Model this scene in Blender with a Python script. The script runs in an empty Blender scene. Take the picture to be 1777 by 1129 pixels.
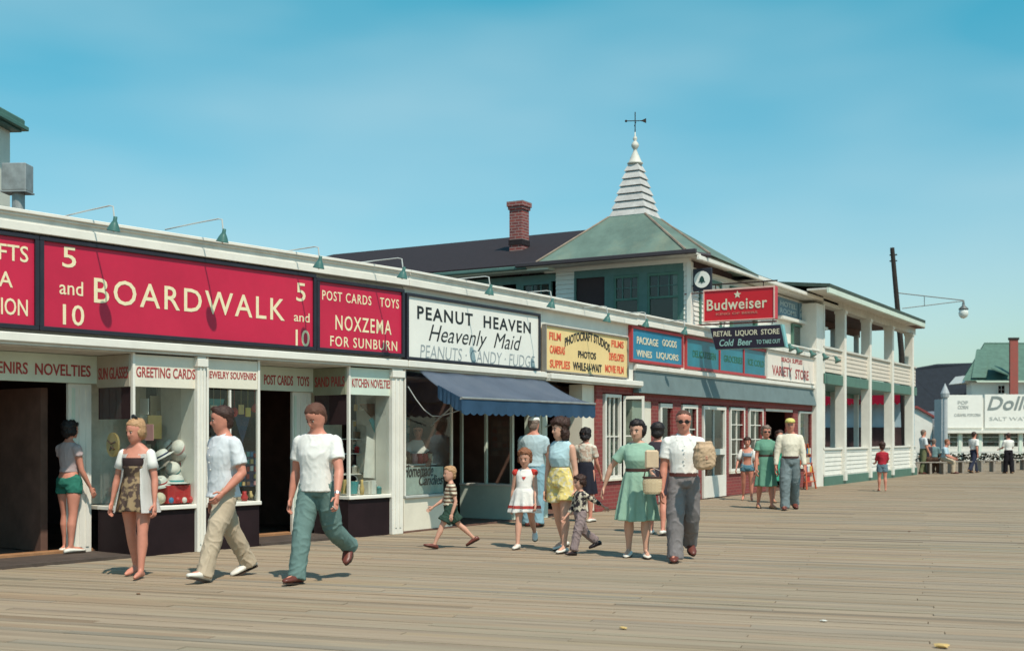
import bpy, bmesh, math, random
from math import sin, cos, pi, radians as R
from mathutils import Vector, Matrix, noise
random.seed(7)
S = bpy.context.scene
C = S.collection
# ---------------------------------------------------------------- camera, sky, sun, exposure
FPX, CX, HZ, EYE, YAW = 2100.0, 888.5, 757.0, 1.45, R(30.5)
cam = bpy.data.objects.new('camera', bpy.data.cameras.new('camera')); C.objects.link(cam); S.camera = cam
cam.location = (0, 0, EYE); cam.rotation_euler = (R(90), 0, YAW)
cam.data.sensor_width = 36; cam.data.lens = FPX / 1777 * 36
cam.data.shift_y = (HZ - 564.5) / 1777
cam.data.dof.use_dof = True; cam.data.dof.focus_distance = 17; cam.data.dof.aperture_fstop = 2.4
cam.data.clip_start = .1; cam.data.clip_end = 3000

SUN_EL, SUN_AZ = R(57), (0.84, -0.54)          # direction towards the sun in plan
sd = Vector((SUN_AZ[0], SUN_AZ[1], 0)).normalized() * cos(SUN_EL) + Vector((0, 0, sin(SUN_EL)))
W = bpy.data.worlds.new('World'); S.world = W; W.use_nodes = True
nt = W.node_tree; nt.nodes.clear()
def N(nt, t, **k):
    n = nt.nodes.new(t)
    for a, b in k.items(): setattr(n, a, b)
    return n
out = N(nt, 'ShaderNodeOutputWorld'); bg = N(nt, 'ShaderNodeBackground'); bg.inputs[1].default_value = .1
sky = N(nt, 'ShaderNodeTexSky', sky_type='NISHITA'); sky.sun_disc = False
sky.sun_elevation = SUN_EL; sky.sun_rotation = math.atan2(sd.x, sd.y)
sky.air_density = 1.3; sky.dust_density = .9; sky.ozone_density = 1.0
tint = N(nt, 'ShaderNodeMix', data_type='RGBA', blend_type='MULTIPLY'); tint.inputs[0].default_value = 1
sxyz = N(nt, 'ShaderNodeSeparateXYZ'); trp = N(nt, 'ShaderNodeValToRGB'); te = trp.color_ramp.elements
te[0].position = 0; te[0].color = (.76, .95, 1.05, 1); te[1].position = .60; te[1].color = (.34, .92, 1.0, 1)
for ps, cc in ((.13, (.74, 1.0, 1.04, 1)), (.23, (.50, 1.02, 1.02, 1)), (.34, (.21, 1.03, 1.0, 1))):
    q_ = te.new(ps); q_.color = cc
# thin high veil of cloud, the same all round the sky
tc = N(nt, 'ShaderNodeTexCoord'); mp = N(nt, 'ShaderNodeMapping'); mp.inputs[3].default_value = (1.0, 1.0, 3.2)
nz = N(nt, 'ShaderNodeTexNoise'); nz.inputs['Scale'].default_value = 2.6; nz.inputs['Detail'].default_value = 3; nz.inputs['Roughness'].default_value = .45
cr = N(nt, 'ShaderNodeMapRange'); cr.inputs[1].default_value = .42; cr.inputs[2].default_value = .78; cr.inputs[3].default_value = 0; cr.inputs[4].default_value = .4
cl = N(nt, 'ShaderNodeMix', data_type='RGBA'); cl.inputs[7].default_value = (4.6, 6.0, 6.4, 1)
L = nt.links.new
L(tc.outputs['Generated'], mp.inputs[0]); L(mp.outputs[0], nz.inputs[0]); L(nz.outputs[0], cr.inputs[0])
L(tc.outputs['Generated'], sxyz.inputs[0]); L(sxyz.outputs[2], trp.inputs[0]); L(trp.outputs[0], tint.inputs[7]); L(sky.outputs[0], tint.inputs[6]); L(tint.outputs[2], cl.inputs[6]); L(cr.outputs[0], cl.inputs[0])
L(cl.outputs[2], bg.inputs[0]); L(bg.outputs[0], out.inputs[0])
sl = bpy.data.lights.new('sun', 'SUN'); sl.energy = 3.6; sl.angle = R(.8); sl.color = (1, .90, .76)
so = bpy.data.objects.new('sun', sl); C.objects.link(so); so.rotation_euler = (-sd).to_track_quat('-Z', 'Y').to_euler()
S.view_settings.view_transform = 'Standard'; S.view_settings.look = 'None'; S.view_settings.exposure = 0.35; S.view_settings.gamma = 1
S.view_settings.use_curve_mapping = False

# ---------------------------------------------------------------- helpers
RT = Vector((cos(YAW), sin(YAW))); FW = Vector((-sin(YAW), cos(YAW)))
class Frame:
    """a vertical wall plane: u along it, v out of it, z up"""
    def __init__(s, p, th):
        s.p = Vector(p); s.th = th; s.d = Vector((sin(th), cos(th))); s.o = Vector((cos(th), -sin(th)))
    def pt(s, u, v, z):
        q = s.p + s.d * u + s.o * v; return Vector((q.x, q.y, z))
    def ud(s, px, v=0):
        r = RT * ((px - CX) / FPX) + FW; q = s.p + s.o * v
        # t*r - u*d = q
        det = r.x * (-s.d.y) + s.d.x * r.y
        t = (q.x * (-s.d.y) + s.d.x * q.y) / det
        u = (r.x * q.y - r.y * q.x) / det
        return u, t
    def u(s, px, v=0): return s.ud(px, v)[0]
    def z(s, px, py, v=0): return EYE + (HZ - py) / FPX * s.ud(px, v)[1]
def ground(px, d):
    q = RT * ((px - CX) / FPX * d) + FW * d; return Vector((q.x, q.y, 0))
def gpy(px, py, z=0): return ground(px, (EYE - z) * FPX / (py - HZ))
WF = Frame((0, 0), 0)

def world_of(o):
    l = Vector((0, 0, 0))
    while o: l += o.location; o = o.parent
    return l
def thing(name, label, cat, loc=(0, 0, 0), rz=0, group=None, kind=None):
    o = bpy.data.objects.new(name, None); C.objects.link(o); o.location = loc; o.rotation_euler = (0, 0, rz)
    o.empty_display_size = .2
    if label: o['label'] = label
    if cat: o['category'] = cat
    if group: o['group'] = group
    if kind: o['kind'] = kind
    return o
def tag(o, label=None, cat=None, group=None, kind=None):
    for k, v in (('label', label), ('category', cat), ('group', group), ('kind', kind)):
        if v: o[k] = v
    return o
def link(name, me, m, parent=None, local=False):
    o = bpy.data.objects.new(name, me); C.objects.link(o)
    if m is not None:
        me.materials.clear()
        for x in (m if isinstance(m, (list, tuple)) else [m]): me.materials.append(x)
    if parent is not None:
        if not local: me.transform(Matrix.Translation(-world_of(parent)))
        o.parent = parent
    return o
def obj(name, bm, m, parent=None, local=False, smooth=False):
    me = bpy.data.meshes.new(name)
    bmesh.ops.recalc_face_normals(bm, faces=bm.faces[:])
    bm.to_mesh(me); bm.free()
    for p in me.polygons: p.use_smooth = smooth
    return link(name, me, m, parent, local)
def B(): return bmesh.new()
def hexa(bm, c):
    v = [bm.verts.new(x) for x in c]
    for f in ((0, 3, 2, 1), (4, 5, 6, 7), (0, 1, 5, 4), (1, 2, 6, 5), (2, 3, 7, 6), (3, 0, 4, 7)):
        bm.faces.new([v[i] for i in f])
    return v
def box(bm, F, u0, u1, v0, v1, z0, z1, bev=0):
    p = F.pt
    vs = hexa(bm, [p(u0, v0, z0), p(u1, v0, z0), p(u1, v1, z0), p(u0, v1, z0), p(u0, v0, z1), p(u1, v0, z1), p(u1, v1, z1), p(u0, v1, z1)])
    if bev:
        es = {e for v in vs for e in v.link_edges}
        bmesh.ops.bevel(bm, geom=list(es), offset=bev, segments=1, affect='EDGES')
    return bm
def bx(x0, x1, y0, y1, z0, z1, bm=None):
    bm = bm or B(); return box(bm, WF, y0, y1, x0, x1, z0, z1)
def qbox(name, F, u0, u1, v0, v1, z0, z1, m, parent, bev=0, local=False):
    return obj(name, box(B(), F, u0, u1, v0, v1, z0, z1, bev), m, parent, local)
def poly(bm, pts):
    return bm.faces.new([bm.verts.new(p) for p in pts])
def prism(bm, pts, off):
    """closed slab from a polygon pushed by off"""
    off = Vector(off); a = [bm.verts.new(Vector(p)) for p in pts]; b = [bm.verts.new(Vector(p) + off) for p in pts]
    bm.faces.new(a); bm.faces.new(b[::-1]); n = len(a)
    for i in range(n): bm.faces.new([a[i], b[i], b[(i + 1) % n], a[(i + 1) % n]])
def tube(bm, pts, r, n=8, cap=True):
    pts = [Vector(p) for p in pts]; rings = []
    for i, p in enumerate(pts):
        t = (pts[min(i + 1, len(pts) - 1)] - pts[max(i - 1, 0)]).normalized()
        a = t.cross(Vector((0, 0, 1)));
        if a.length < .05: a = t.cross(Vector((1, 0, 0)))
        a.normalize(); b = t.cross(a); rr = r[i] if isinstance(r, (list, tuple)) else r
        rings.append([bm.verts.new(p + (a * cos(2 * pi * k / n) + b * sin(2 * pi * k / n)) * rr) for k in range(n)])
    for A_, B_ in zip(rings, rings[1:]):
        for k in range(n): bm.faces.new([A_[k], A_[(k + 1) % n], B_[(k + 1) % n], B_[k]])
    if cap: bm.faces.new(rings[0][::-1]); bm.faces.new(rings[-1])
def lathe(bm, prof, c=(0, 0, 0), n=20, M=None):
    c = Vector(c); rings = []
    for r, z in prof:
        rr = []
        for k in range(n):
            v = Vector((r * cos(2 * pi * k / n), r * sin(2 * pi * k / n), z))
            if M: v = M @ v
            rr.append(bm.verts.new(c + v))
        rings.append(rr)
    for A_, B_ in zip(rings, rings[1:]):
        for k in range(n): bm.faces.new([A_[k], A_[(k + 1) % n], B_[(k + 1) % n], B_[k]])
    bm.faces.new(rings[0][::-1]); bm.faces.new(rings[-1])
def ball(bm, c, r, sx=1, sy=1, sz=1, sub=2, M=None):
    T = Matrix.Translation(Vector(c)) @ (M.to_4x4() if M else Matrix()) @ Matrix.Diagonal((r * sx, r * sy, r * sz, 1))
    bmesh.ops.create_icosphere(bm, subdivisions=sub, radius=1, matrix=T)
def text(name, s, F, u0, u1, z0, z1, v, m, parent, bold=0.0, ext=.006, shear=0, arc=None, local=False, sp=1.0):
    cu = bpy.data.curves.new(name, 'FONT'); cu.body = s; cu.size = 1; cu.extrude = 0; cu.offset = bold; cu.shear = shear; cu.space_character = sp
    cu.resolution_u = 3
    t = bpy.data.objects.new('t', cu); C.objects.link(t)
    me = bpy.data.meshes.new_from_object(t.evaluated_get(bpy.context.evaluated_depsgraph_get()))
    bpy.data.objects.remove(t)
    xs = [q.co.x for q in me.vertices]; ys = [q.co.y for q in me.vertices]
    x0, x1, y0, y1 = min(xs), max(xs), min(ys), max(ys)
    bm = B(); bm.from_mesh(me); bpy.data.meshes.remove(me)
    r = bmesh.ops.extrude_face_region(bm, geom=bm.faces[:])
    for g in r['geom']:
        if isinstance(g, bmesh.types.BMVert): g.co.z += 1
    for q in bm.verts:
        a = (q.co.x - x0) / (x1 - x0); b = (q.co.y - y0) / (y1 - y0)
        uu = u0 + a * (u1 - u0); zz = z0 + b * (z1 - z0); vv = v + (ext if q.co.z > .5 else 0)
        if arc: zz += arc * (1 - (2 * a - 1) ** 2)
        q.co = F.pt(uu, vv, zz)
    return obj(name, bm, m, parent, local)

# ---------------------------------------------------------------- materials
MATS = {}
def mat(name, col, rough=.6, var=.12, scale=6, bump=.0, bscale=60, metal=0, spec=.4, stretch=None, dirt=0, dirtcol=(.12, .09, .06), sheen=0, obj_coord=True):
    if name in MATS: return MATS[name]
    m = bpy.data.materials.new(name); m.use_nodes = True; nt = m.node_tree; bs = nt.nodes['Principled BSDF']
    bs.inputs['Roughness'].default_value = rough; bs.inputs['Metallic'].default_value = metal
    bs.inputs['Specular IOR Level'].default_value = spec
    if sheen: bs.inputs['Sheen Weight'].default_value = sheen
    tc = N(nt, 'ShaderNodeTexCoord'); mp = N(nt, 'ShaderNodeMapping')
    nt.links.new(tc.outputs['Object'], mp.inputs[0])
    if stretch: mp.inputs[3].default_value = stretch
    n1 = N(nt, 'ShaderNodeTexNoise'); n1.inputs['Scale'].default_value = scale; n1.inputs['Detail'].default_value = 6; n1.inputs['Roughness'].default_value = .62
    nt.links.new(mp.outputs[0], n1.inputs[0])
    mr = N(nt, 'ShaderNodeMapRange'); mr.inputs[1].default_value = .3; mr.inputs[2].default_value = .7
    nt.links.new(n1.outputs[0], mr.inputs[0])
    mx = N(nt, 'ShaderNodeMix', data_type='RGBA')
    mx.inputs[6].default_value = tuple(c * (1 - var) for c in col) + (1,); mx.inputs[7].default_value = tuple(min(1, c * (1 + var * .7)) for c in col) + (1,)
    nt.links.new(mr.outputs[0], mx.inputs[0]); last = mx.outputs[2]
    if dirt:
        n2 = N(nt, 'ShaderNodeTexNoise'); n2.inputs['Scale'].default_value = scale * .45; n2.inputs['Detail'].default_value = 9; n2.inputs['Roughness'].default_value = .75
        nt.links.new(mp.outputs[0], n2.inputs[0])
        m2 = N(nt, 'ShaderNodeMapRange'); m2.inputs[1].default_value = .5; m2.inputs[2].default_value = .72; m2.inputs[4].default_value = dirt
        nt.links.new(n2.outputs[0], m2.inputs[0])
        x2 = N(nt, 'ShaderNodeMix', data_type='RGBA'); x2.inputs[7].default_value = tuple(dirtcol) + (1,)
        nt.links.new(m2.outputs[0], x2.inputs[0]); nt.links.new(last, x2.inputs[6]); last = x2.outputs[2]
    nt.links.new(last, bs.inputs['Base Color'])
    if bump:
        n3 = N(nt, 'ShaderNodeTexNoise'); n3.inputs['Scale'].default_value = bscale; n3.inputs['Detail'].default_value = 4
        nt.links.new(mp.outputs[0], n3.inputs[0])
        bp = N(nt, 'ShaderNodeBump'); bp.inputs['Strength'].default_value = bump; bp.inputs['Distance'].default_value = .01
        nt.links.new(n3.outputs[0], bp.inputs['Height']); nt.links.new(bp.outputs[0], bs.inputs['Normal'])
    MATS[name] = m; return m
def pattern(name, colA, colB, kind='stripe', scale=10, axis='Z', thr=.5, rough=.8, third=None):
    """two-coloured cloth: stripes across the body or scattered print"""
    m = bpy.data.materials.new(name); m.use_nodes = True; nt = m.node_tree; bs = nt.nodes['Principled BSDF']; bs.inputs['Roughness'].default_value = rough
    bs.inputs['Specular IOR Level'].default_value = .2
    tc = N(nt, 'ShaderNodeTexCoord')
    if kind == 'stripe':
        t = N(nt, 'ShaderNodeTexWave', wave_type='BANDS', bands_direction=axis); t.inputs['Scale'].default_value = scale; t.inputs['Distortion'].default_value = .6; t.inputs['Detail Scale'].default_value = 2
        o = t.outputs['Fac']
    elif kind == 'check':
        t = N(nt, 'ShaderNodeTexChecker'); t.inputs['Scale'].default_value = scale; o = t.outputs['Fac']
    else:
        t = N(nt, 'ShaderNodeTexNoise'); t.inputs['Scale'].default_value = scale; t.inputs['Detail'].default_value = 2; o = t.outputs[0]
    nt.links.new(tc.outputs['Object'], t.inputs[0])
    r = N(nt, 'ShaderNodeMapRange'); r.inputs[1].default_value = thr - .04; r.inputs[2].default_value = thr + .04; nt.links.new(o, r.inputs[0])
    x = N(nt, 'ShaderNodeMix', data_type='RGBA'); x.inputs[6].default_value = tuple(colA) + (1,); x.inputs[7].default_value = tuple(colB) + (1,)
    nt.links.new(r.outputs[0], x.inputs[0]); nt.links.new(x.outputs[2], bs.inputs['Base Color'])
    return m
def brick_mat(name, ca, cb, mortar, scale=1.0):
    m = bpy.data.materials.new(name); m.use_nodes = True; nt = m.node_tree; bs = nt.nodes['Principled BSDF']; bs.inputs['Roughness'].default_value = .9
    tc = N(nt, 'ShaderNodeTexCoord'); sx = N(nt, 'ShaderNodeSeparateXYZ'); cb_ = N(nt, 'ShaderNodeCombineXYZ'); ad = N(nt, 'ShaderNodeMath', operation='ADD')
    b = N(nt, 'ShaderNodeTexBrick'); b.inputs['Scale'].default_value = scale; b.inputs['Brick Width'].default_value = .21; b.inputs['Row Height'].default_value = .075; b.inputs['Mortar Size'].default_value = .009
    b.inputs['Color1'].default_value = ca + (1,); b.inputs['Color2'].default_value = cb + (1,); b.inputs['Mortar'].default_value = mortar + (1,)
    nt.links.new(tc.outputs['Object'], sx.inputs[0]); nt.links.new(sx.outputs[0], ad.inputs[0]); nt.links.new(sx.outputs[1], ad.inputs[1])
    nt.links.new(ad.outputs[0], cb_.inputs[0]); nt.links.new(sx.outputs[2], cb_.inputs[1]); nt.links.new(cb_.outputs[0], b.inputs[0])
    nt.links.new(b.outputs[0], bs.inputs['Base Color']); return m
def glass_mat(name, col=(.96, .98, .97), refl=.10):
    m = bpy.data.materials.new(name); m.use_nodes = True; nt = m.node_tree; nt.nodes.clear()
    o = N(nt, 'ShaderNodeOutputMaterial'); t = N(nt, 'ShaderNodeBsdfTransparent'); g = N(nt, 'ShaderNodeBsdfGlossy'); lw = N(nt, 'ShaderNodeLayerWeight'); f = N(nt, 'ShaderNodeMath', operation='POWER'); f.inputs[1].default_value = 4; nt.links.new(lw.outputs['Facing'], f.inputs[0]); a = N(nt, 'ShaderNodeMath', operation='ADD', use_clamp=True)
    t.inputs[0].default_value = col + (1,); g.inputs['Roughness'].default_value = .02; a.inputs[1].default_value = refl
    x = N(nt, 'ShaderNodeMixShader'); nt.links.new(f.outputs[0], a.inputs[0]); nt.links.new(a.outputs[0], x.inputs[0])
    nt.links.new(t.outputs[0], x.inputs[1]); nt.links.new(g.outputs[0], x.inputs[2]); nt.links.new(x.outputs[0], o.inputs[0]); return m

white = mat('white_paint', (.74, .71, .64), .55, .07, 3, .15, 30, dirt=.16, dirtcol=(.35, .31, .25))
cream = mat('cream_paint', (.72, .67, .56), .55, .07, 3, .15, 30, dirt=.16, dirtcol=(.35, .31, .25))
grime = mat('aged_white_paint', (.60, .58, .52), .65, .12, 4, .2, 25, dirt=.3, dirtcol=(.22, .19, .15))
cornm = mat('weathered_cornice_metal', (.66, .64, .58), .6, .12, 5, .2, 25, dirt=.25, dirtcol=(.2, .18, .15))
palegreen = mat('pale_green_paint', (.60, .68, .58), .55, .08, 3, .1, dirt=.1, dirtcol=(.3, .3, .25))
green = mat('green_trim_paint', (.075, .165, .125), .5, .15, 5, .15)
teal = mat('teal_trim_paint', (.085, .165, .145), .5, .15, 5, .15)
blackp = mat('black_bulkhead_tile', (.020, .011, .013), .6, .3, 2, .05, spec=.15)
darkframe = mat('dark_sign_frame', (.02, .02, .03), .45, .2, 5)
signred = mat('crimson_sign_enamel', (.52, .014, .055), .45, .16, .9, .08, 20, dirt=.25, dirtcol=(.42, .03, .045))
redp = None
gold = mat('cream_gold_lettering', (.80, .69, .45), .45, .08, 20)
signwhite = mat('white_sign_enamel', (.78, .76, .70), .4, .05, 2, dirt=.08, dirtcol=(.5, .47, .4))
blackletter = mat('black_lettering', (.018, .02, .022), .5, .1, 10)
redletter = mat('red_lettering', (.36, .05, .05), .5, .15, 10)
yellow = mat('yellow_sign_paint', (.80, .59, .27), .5, .08, 2, dirt=.12, dirtcol=(.55, .38, .2))
orangeletter = mat('orange_red_lettering', (.66, .11, .05), .5, .1, 10)
bluesign = mat('blue_sign_enamel', (.025, .21, .34), .4, .12, 2, dirt=.1, dirtcol=(.05, .2, .2))
tealpanel = mat('teal_glass_panel', (.012, .17, .235), .3, .25, 1.6, dirt=.3, dirtcol=(.02, .12, .10))
creamletter = mat('cream_lettering', (.66, .60, .44), .5, .1, 10)
greyband = mat('grey_blue_canvas', (.17, .225, .23), .8, .12, 3, .3, 120)
canvas = mat('blue_awning_canvas', (.17, .21, .28), .9, .16, 2, .25, 90, dirt=.6, dirtcol=(.25, .28, .33))
bark = mat('dark_creosote_pole', (.03, .022, .018), .9, .3, 8, .5, 30)
roofdark = mat('dark_shingle_roof', (.020, .013, .016), .9, .35, 9, .5, 14)
roofgreen = mat('green_copper_roof', (.115, .175, .145), .75, .3, 1.4, .35, 14, dirt=.5, dirtcol=(.26, .26, .17), stretch=(1, 1, .45))
brick = brick_mat('red_brick', (.27, .06, .05), (.17, .045, .045), (.3, .22, .2))
redp = brick_mat('red_brick_front', (.255, .040, .038), (.185, .034, .034), (.24, .085, .07))
metal = mat('galvanised_metal', (.33, .34, .33), .5, .25, 7, .1, metal=.4, dirt=.3, dirtcol=(.16, .13, .11))
lampgreen = mat('green_enamel_lamp', (.06, .15, .13), .35, .2, 10)
pipem = mat('pale_pipe', (.5, .52, .5), .5, .1, 10)
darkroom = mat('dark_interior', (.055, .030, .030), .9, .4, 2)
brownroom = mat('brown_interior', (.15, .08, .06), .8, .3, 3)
displaypale = mat('pale_display_backing', (.56, .54, .46), .8, .3, 3)
sillwood = mat('worn_wood_sill', (.34, .17, .08), .6, .2, 8, .2)
glass = glass_mat('shop_window_glass', refl=.035)
wglass = glass_mat('old_pane_glass', (.62, .7, .68), .05)
skin = mat('tanned_skin', (.60, .32, .23), .5, .10, 12, .05, 200, spec=.35)
skin2 = mat('sunburnt_skin', (.56, .23, .16), .5, .10, 12, .05, 200, spec=.35)
skin3 = mat('fair_skin', (.62, .34, .24), .5, .08, 12, .05, 200, spec=.35)
lipm = mat('lips', (.36, .06, .05), .5, .05, 20)
eyew = mat('eye_white', (.42, .36, .31), .3, .05, 20)
eyed = mat('eye_dark', (.02, .012, .01), .25, .05, 20)
# ---------------------------------------------------------------- boardwalk
PA = R(102); PDIR = Vector((sin(PA), -cos(PA))); QDIR = Vector((-PDIR.y, PDIR.x))   # plank axis, row axis
def plank_mat():
    m = bpy.data.materials.new('weathered_plank'); m.use_nodes = True; nt = m.node_tree; bs = nt.nodes['Principled BSDF']
    bs.inputs['Roughness'].default_value = .85; bs.inputs['Specular IOR Level'].default_value = .2
    L = nt.links.new
    tc = N(nt, 'ShaderNodeTexCoord'); at = N(nt, 'ShaderNodeAttribute', attribute_name='tone')
    mp = N(nt, 'ShaderNodeMapping'); mp.inputs['Rotation'].default_value = (0, 0, -math.atan2(PDIR.y, PDIR.x)); mp.inputs['Scale'].default_value = (1, 1, 1)
    mp2 = N(nt, 'ShaderNodeMapping'); mp2.inputs['Scale'].default_value = (.55, 26, 1)
    L(tc.outputs['Object'], mp.inputs[0]); L(mp.outputs[0], mp2.inputs[0])
    n1 = N(nt, 'ShaderNodeTexNoise'); n1.inputs['Scale'].default_value = 1; n1.inputs['Detail'].default_value = 7; n1.inputs['Roughness'].default_value = .68
    L(mp2.outputs[0], n1.inputs[0])
    n2 = N(nt, 'ShaderNodeTexNoise'); n2.inputs['Scale'].default_value = .35; n2.inputs['Detail'].default_value = 5
    mp3 = N(nt, 'ShaderNodeMapping'); mp3.inputs['Scale'].default_value = (.4, 1.6, 1); L(mp.outputs[0], mp3.inputs[0]); L(mp3.outputs[0], n2.inputs[0])
    r1 = N(nt, 'ShaderNodeValToRGB'); e = r1.color_ramp.elements
    e[0].position = .30; e[0].color = (.185, .138, .092, 1); e[1].position = .68; e[1].color = (.385, .30, .212, 1)
    k = r1.color_ramp.elements.new(.45); k.color = (.315, .241, .170, 1)
    L(n1.outputs[0], r1.inputs[0])
    # per-board tone
    x1 = N(nt, 'ShaderNodeMix', data_type='RGBA', blend_type='MULTIPLY'); x1.inputs[0].default_value = 1; L(r1.outputs[0], x1.inputs[6]); L(at.outputs['Color'], x1.inputs[7])
    # grey-green algae in patches
    r2 = N(nt, 'ShaderNodeMapRange'); r2.inputs[1].default_value = .48; r2.inputs[2].default_value = .72; r2.inputs[4].default_value = .5; L(n2.outputs[0], r2.inputs[0])
    x2 = N(nt, 'ShaderNodeMix', data_type='RGBA'); x2.inputs[7].default_value = (.225, .20, .14, 1); L(r2.outputs[0], x2.inputs[0]); L(x1.outputs[2], x2.inputs[6])
    # dark worn streaks
    mp4 = N(nt, 'ShaderNodeMapping'); mp4.inputs['Scale'].default_value = (.28, 4.5, 1); mp4.inputs['Location'].default_value = (4, 9, 0); L(mp.outputs[0], mp4.inputs[0])
    n4 = N(nt, 'ShaderNodeTexNoise'); n4.inputs['Scale'].default_value = 1; n4.inputs['Detail'].default_value = 4; L(mp4.outputs[0], n4.inputs[0])
    r4 = N(nt, 'ShaderNodeMapRange'); r4.inputs[1].default_value = .60; r4.inputs[2].default_value = .72; r4.inputs[4].default_value = .5; L(n4.outputs[0], r4.inputs[0])
    x4 = N(nt, 'ShaderNodeMix', data_type='RGBA'); x4.inputs[7].default_value = (.125, .115, .075, 1); L(r4.outputs[0], x4.inputs[0]); L(x2.outputs[2], x4.inputs[6])
    L(x4.outputs[2], bs.inputs['Base Color'])
    bp = N(nt, 'ShaderNodeBump'); bp.inputs['Strength'].default_value = .5; bp.inputs['Distance'].default_value = .006; L(n1.outputs[0], bp.inputs['Height']); L(bp.outputs[0], bs.inputs['Normal'])
    return m
pm = plank_mat()
sand = mat('pale_sand', (.34, .29, .21), .95, .15, .6, .3, 8)
joist = mat('dark_joist_timber', (.05, .04, .03), .95, .2, 3)
g = B(); poly(g, [(-900, -300, -.9), (900, -300, -.9), (900, 1600, -.9), (-900, 1600, -.9)])
tag(obj('ground', g, sand), kind='structure')
g = B(); prism(g, [(-30, -6, -.06), (60, -6, -.06), (60, 110, -.06), (-30, 110, -.06)], (0, 0, -.5))
bw = tag(obj('boardwalk', g, joist), kind='structure')
boards = []
PW, PL = .118, 4.9
rr = random.Random(3)
for j in range(-30, 900):
    q0 = j * PW
    off = (j % 4) * 1.21 + rr.random() * .2
    for i in range(-6, 12):
        s0 = i * PL + off
        c = QDIR * (q0 + PW / 2) + PDIR * (s0 + PL / 2)
        if c.x < -14 or c.x > 55 or c.y > 105 or c.y < -2: continue
        dep = c.dot(FW); lat = c.dot(RT); px = CX + FPX * lat / max(dep, .1)
        boards.append((dep, px, q0, s0))
vis = [b for b in boards if b[0] > 6.5 and abs(b[1] - CX) < 888 + PL * .5 * FPX / b[0]]
# nearest boards that really cross the picture
vis.sort(); near = set(vis[:300])
def board_verts(bm, q0, s0, tones):
    g1 = .0022; dz = rr.uniform(-.003, .003); tw = rr.uniform(-.002, .002)
    P = lambda s, q, z: Vector(((PDIR * s + QDIR * q).x, (PDIR * s + QDIR * q).y, z))
    a, b, c, d = s0 + .004, s0 + PL - .004, q0 + g1, q0 + PW - g1
    v = [bm.verts.new(P(*t)) for t in ((a, c, dz), (b, c, dz + tw), (b, d, dz + tw), (a, d, dz), (a, c, -.05), (b, c, -.05), (b, d, -.05), (a, d, -.05))]
    fs = [bm.faces.new([v[i] for i in f]) for f in ((0, 1, 2, 3), (0, 4, 5, 1), (1, 5, 6, 2), (2, 6, 7, 3), (3, 7, 4, 0))]
    return fs
def tonecol():
    t = rr.uniform(.91, 1.06); w = rr.uniform(-.04, .04)
    if rr.random() < .05: t *= .82
    return (t * (1 + w), t, t * (1 - w), 1)
bm = B(); cl_ = bm.loops.layers.color.new('tone')
for b in boards:
    if b in near: continue
    t = tonecol()
    for f in board_verts(bm, b[2], b[3], t):
        for lp in f.loops: lp[cl_] = t
tag(obj('planking', bm, pm, bw), kind='stuff')
for b in vis[:300]:
    bm = B(); cl_ = bm.loops.layers.color.new('tone'); t = tonecol()
    for f in board_verts(bm, b[2], b[3], t):
        for lp in f.loops: lp[cl_] = t
    obj('plank', bm, pm, bw)
# ---------------------------------------------------------------- the row of shops
FA = Frame((-11.51, 8.54), math.atan2(.88, 6.21))
UA1 = FA.u(700)                                     # end of the five-and-ten
pB = FA.pt(UA1, 0, 0); FB = Frame((pB.x, pB.y), R(2.6)); UB1 = FB.u(941)
pY = FB.pt(UB1, 0, 0); FY = Frame((pY.x, pY.y), R(.7)); UY1 = FY.u(1097)
pC = FY.pt(UY1, 0, 0); FC = Frame((pC.x, pC.y), R(.5)); UC1 = FC.u(1414)
GL = []
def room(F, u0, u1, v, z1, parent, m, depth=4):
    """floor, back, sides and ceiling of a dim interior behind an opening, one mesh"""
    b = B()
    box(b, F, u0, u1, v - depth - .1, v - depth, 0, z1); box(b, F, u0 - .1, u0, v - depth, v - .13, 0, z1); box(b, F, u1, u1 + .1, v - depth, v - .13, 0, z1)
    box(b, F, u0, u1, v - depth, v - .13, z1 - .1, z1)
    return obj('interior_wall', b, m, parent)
def row_shell(F, u0, u1, parent, zt=3.86, zb=2.46, depth=7, back=.02):
    """upper wall, roof and rear wall of one shop"""
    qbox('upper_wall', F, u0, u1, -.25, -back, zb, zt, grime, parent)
    qbox('roof', F, u0, u1, -depth, -.252, zt - .25, zt - .12, roofdark, parent)
    qbox('rear_wall', F, u0, u1, -depth - .2, -depth - .002, -.05, zt - .12, grime, parent)
def cornice(F, u0, u1, parent, z=3.70, e0=0, e1=0):
    c = qbox('cornice', F, u0 - e0, u1 + e1, .0, .13, z, z + .10, white, parent, .006)
    qbox('crown', F, u0 - e0, u1 + e1, .0, .11, z + .10, z + .165, cornm, c, .0)
    qbox('crown', F, u0 - e0, u1 + e1, .0, .135, z + .165, z + .195, cornm, c, .006)
    qbox('cap_board', F, u0 - e0, u1 + e1, -.3, .16, z + .195, z + .235, white, c, .006)
def moulding(F, u0, u1, parent, z0=2.46, z1=2.59, d=.11):
    m = qbox('moulding', F, u0, u1, 0, d, z0 + .03, z1, white, parent, .01)
    qbox('drip_board', F, u0, u1, 0, d - .04, z0, z0 + .028, grime, m)
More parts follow.
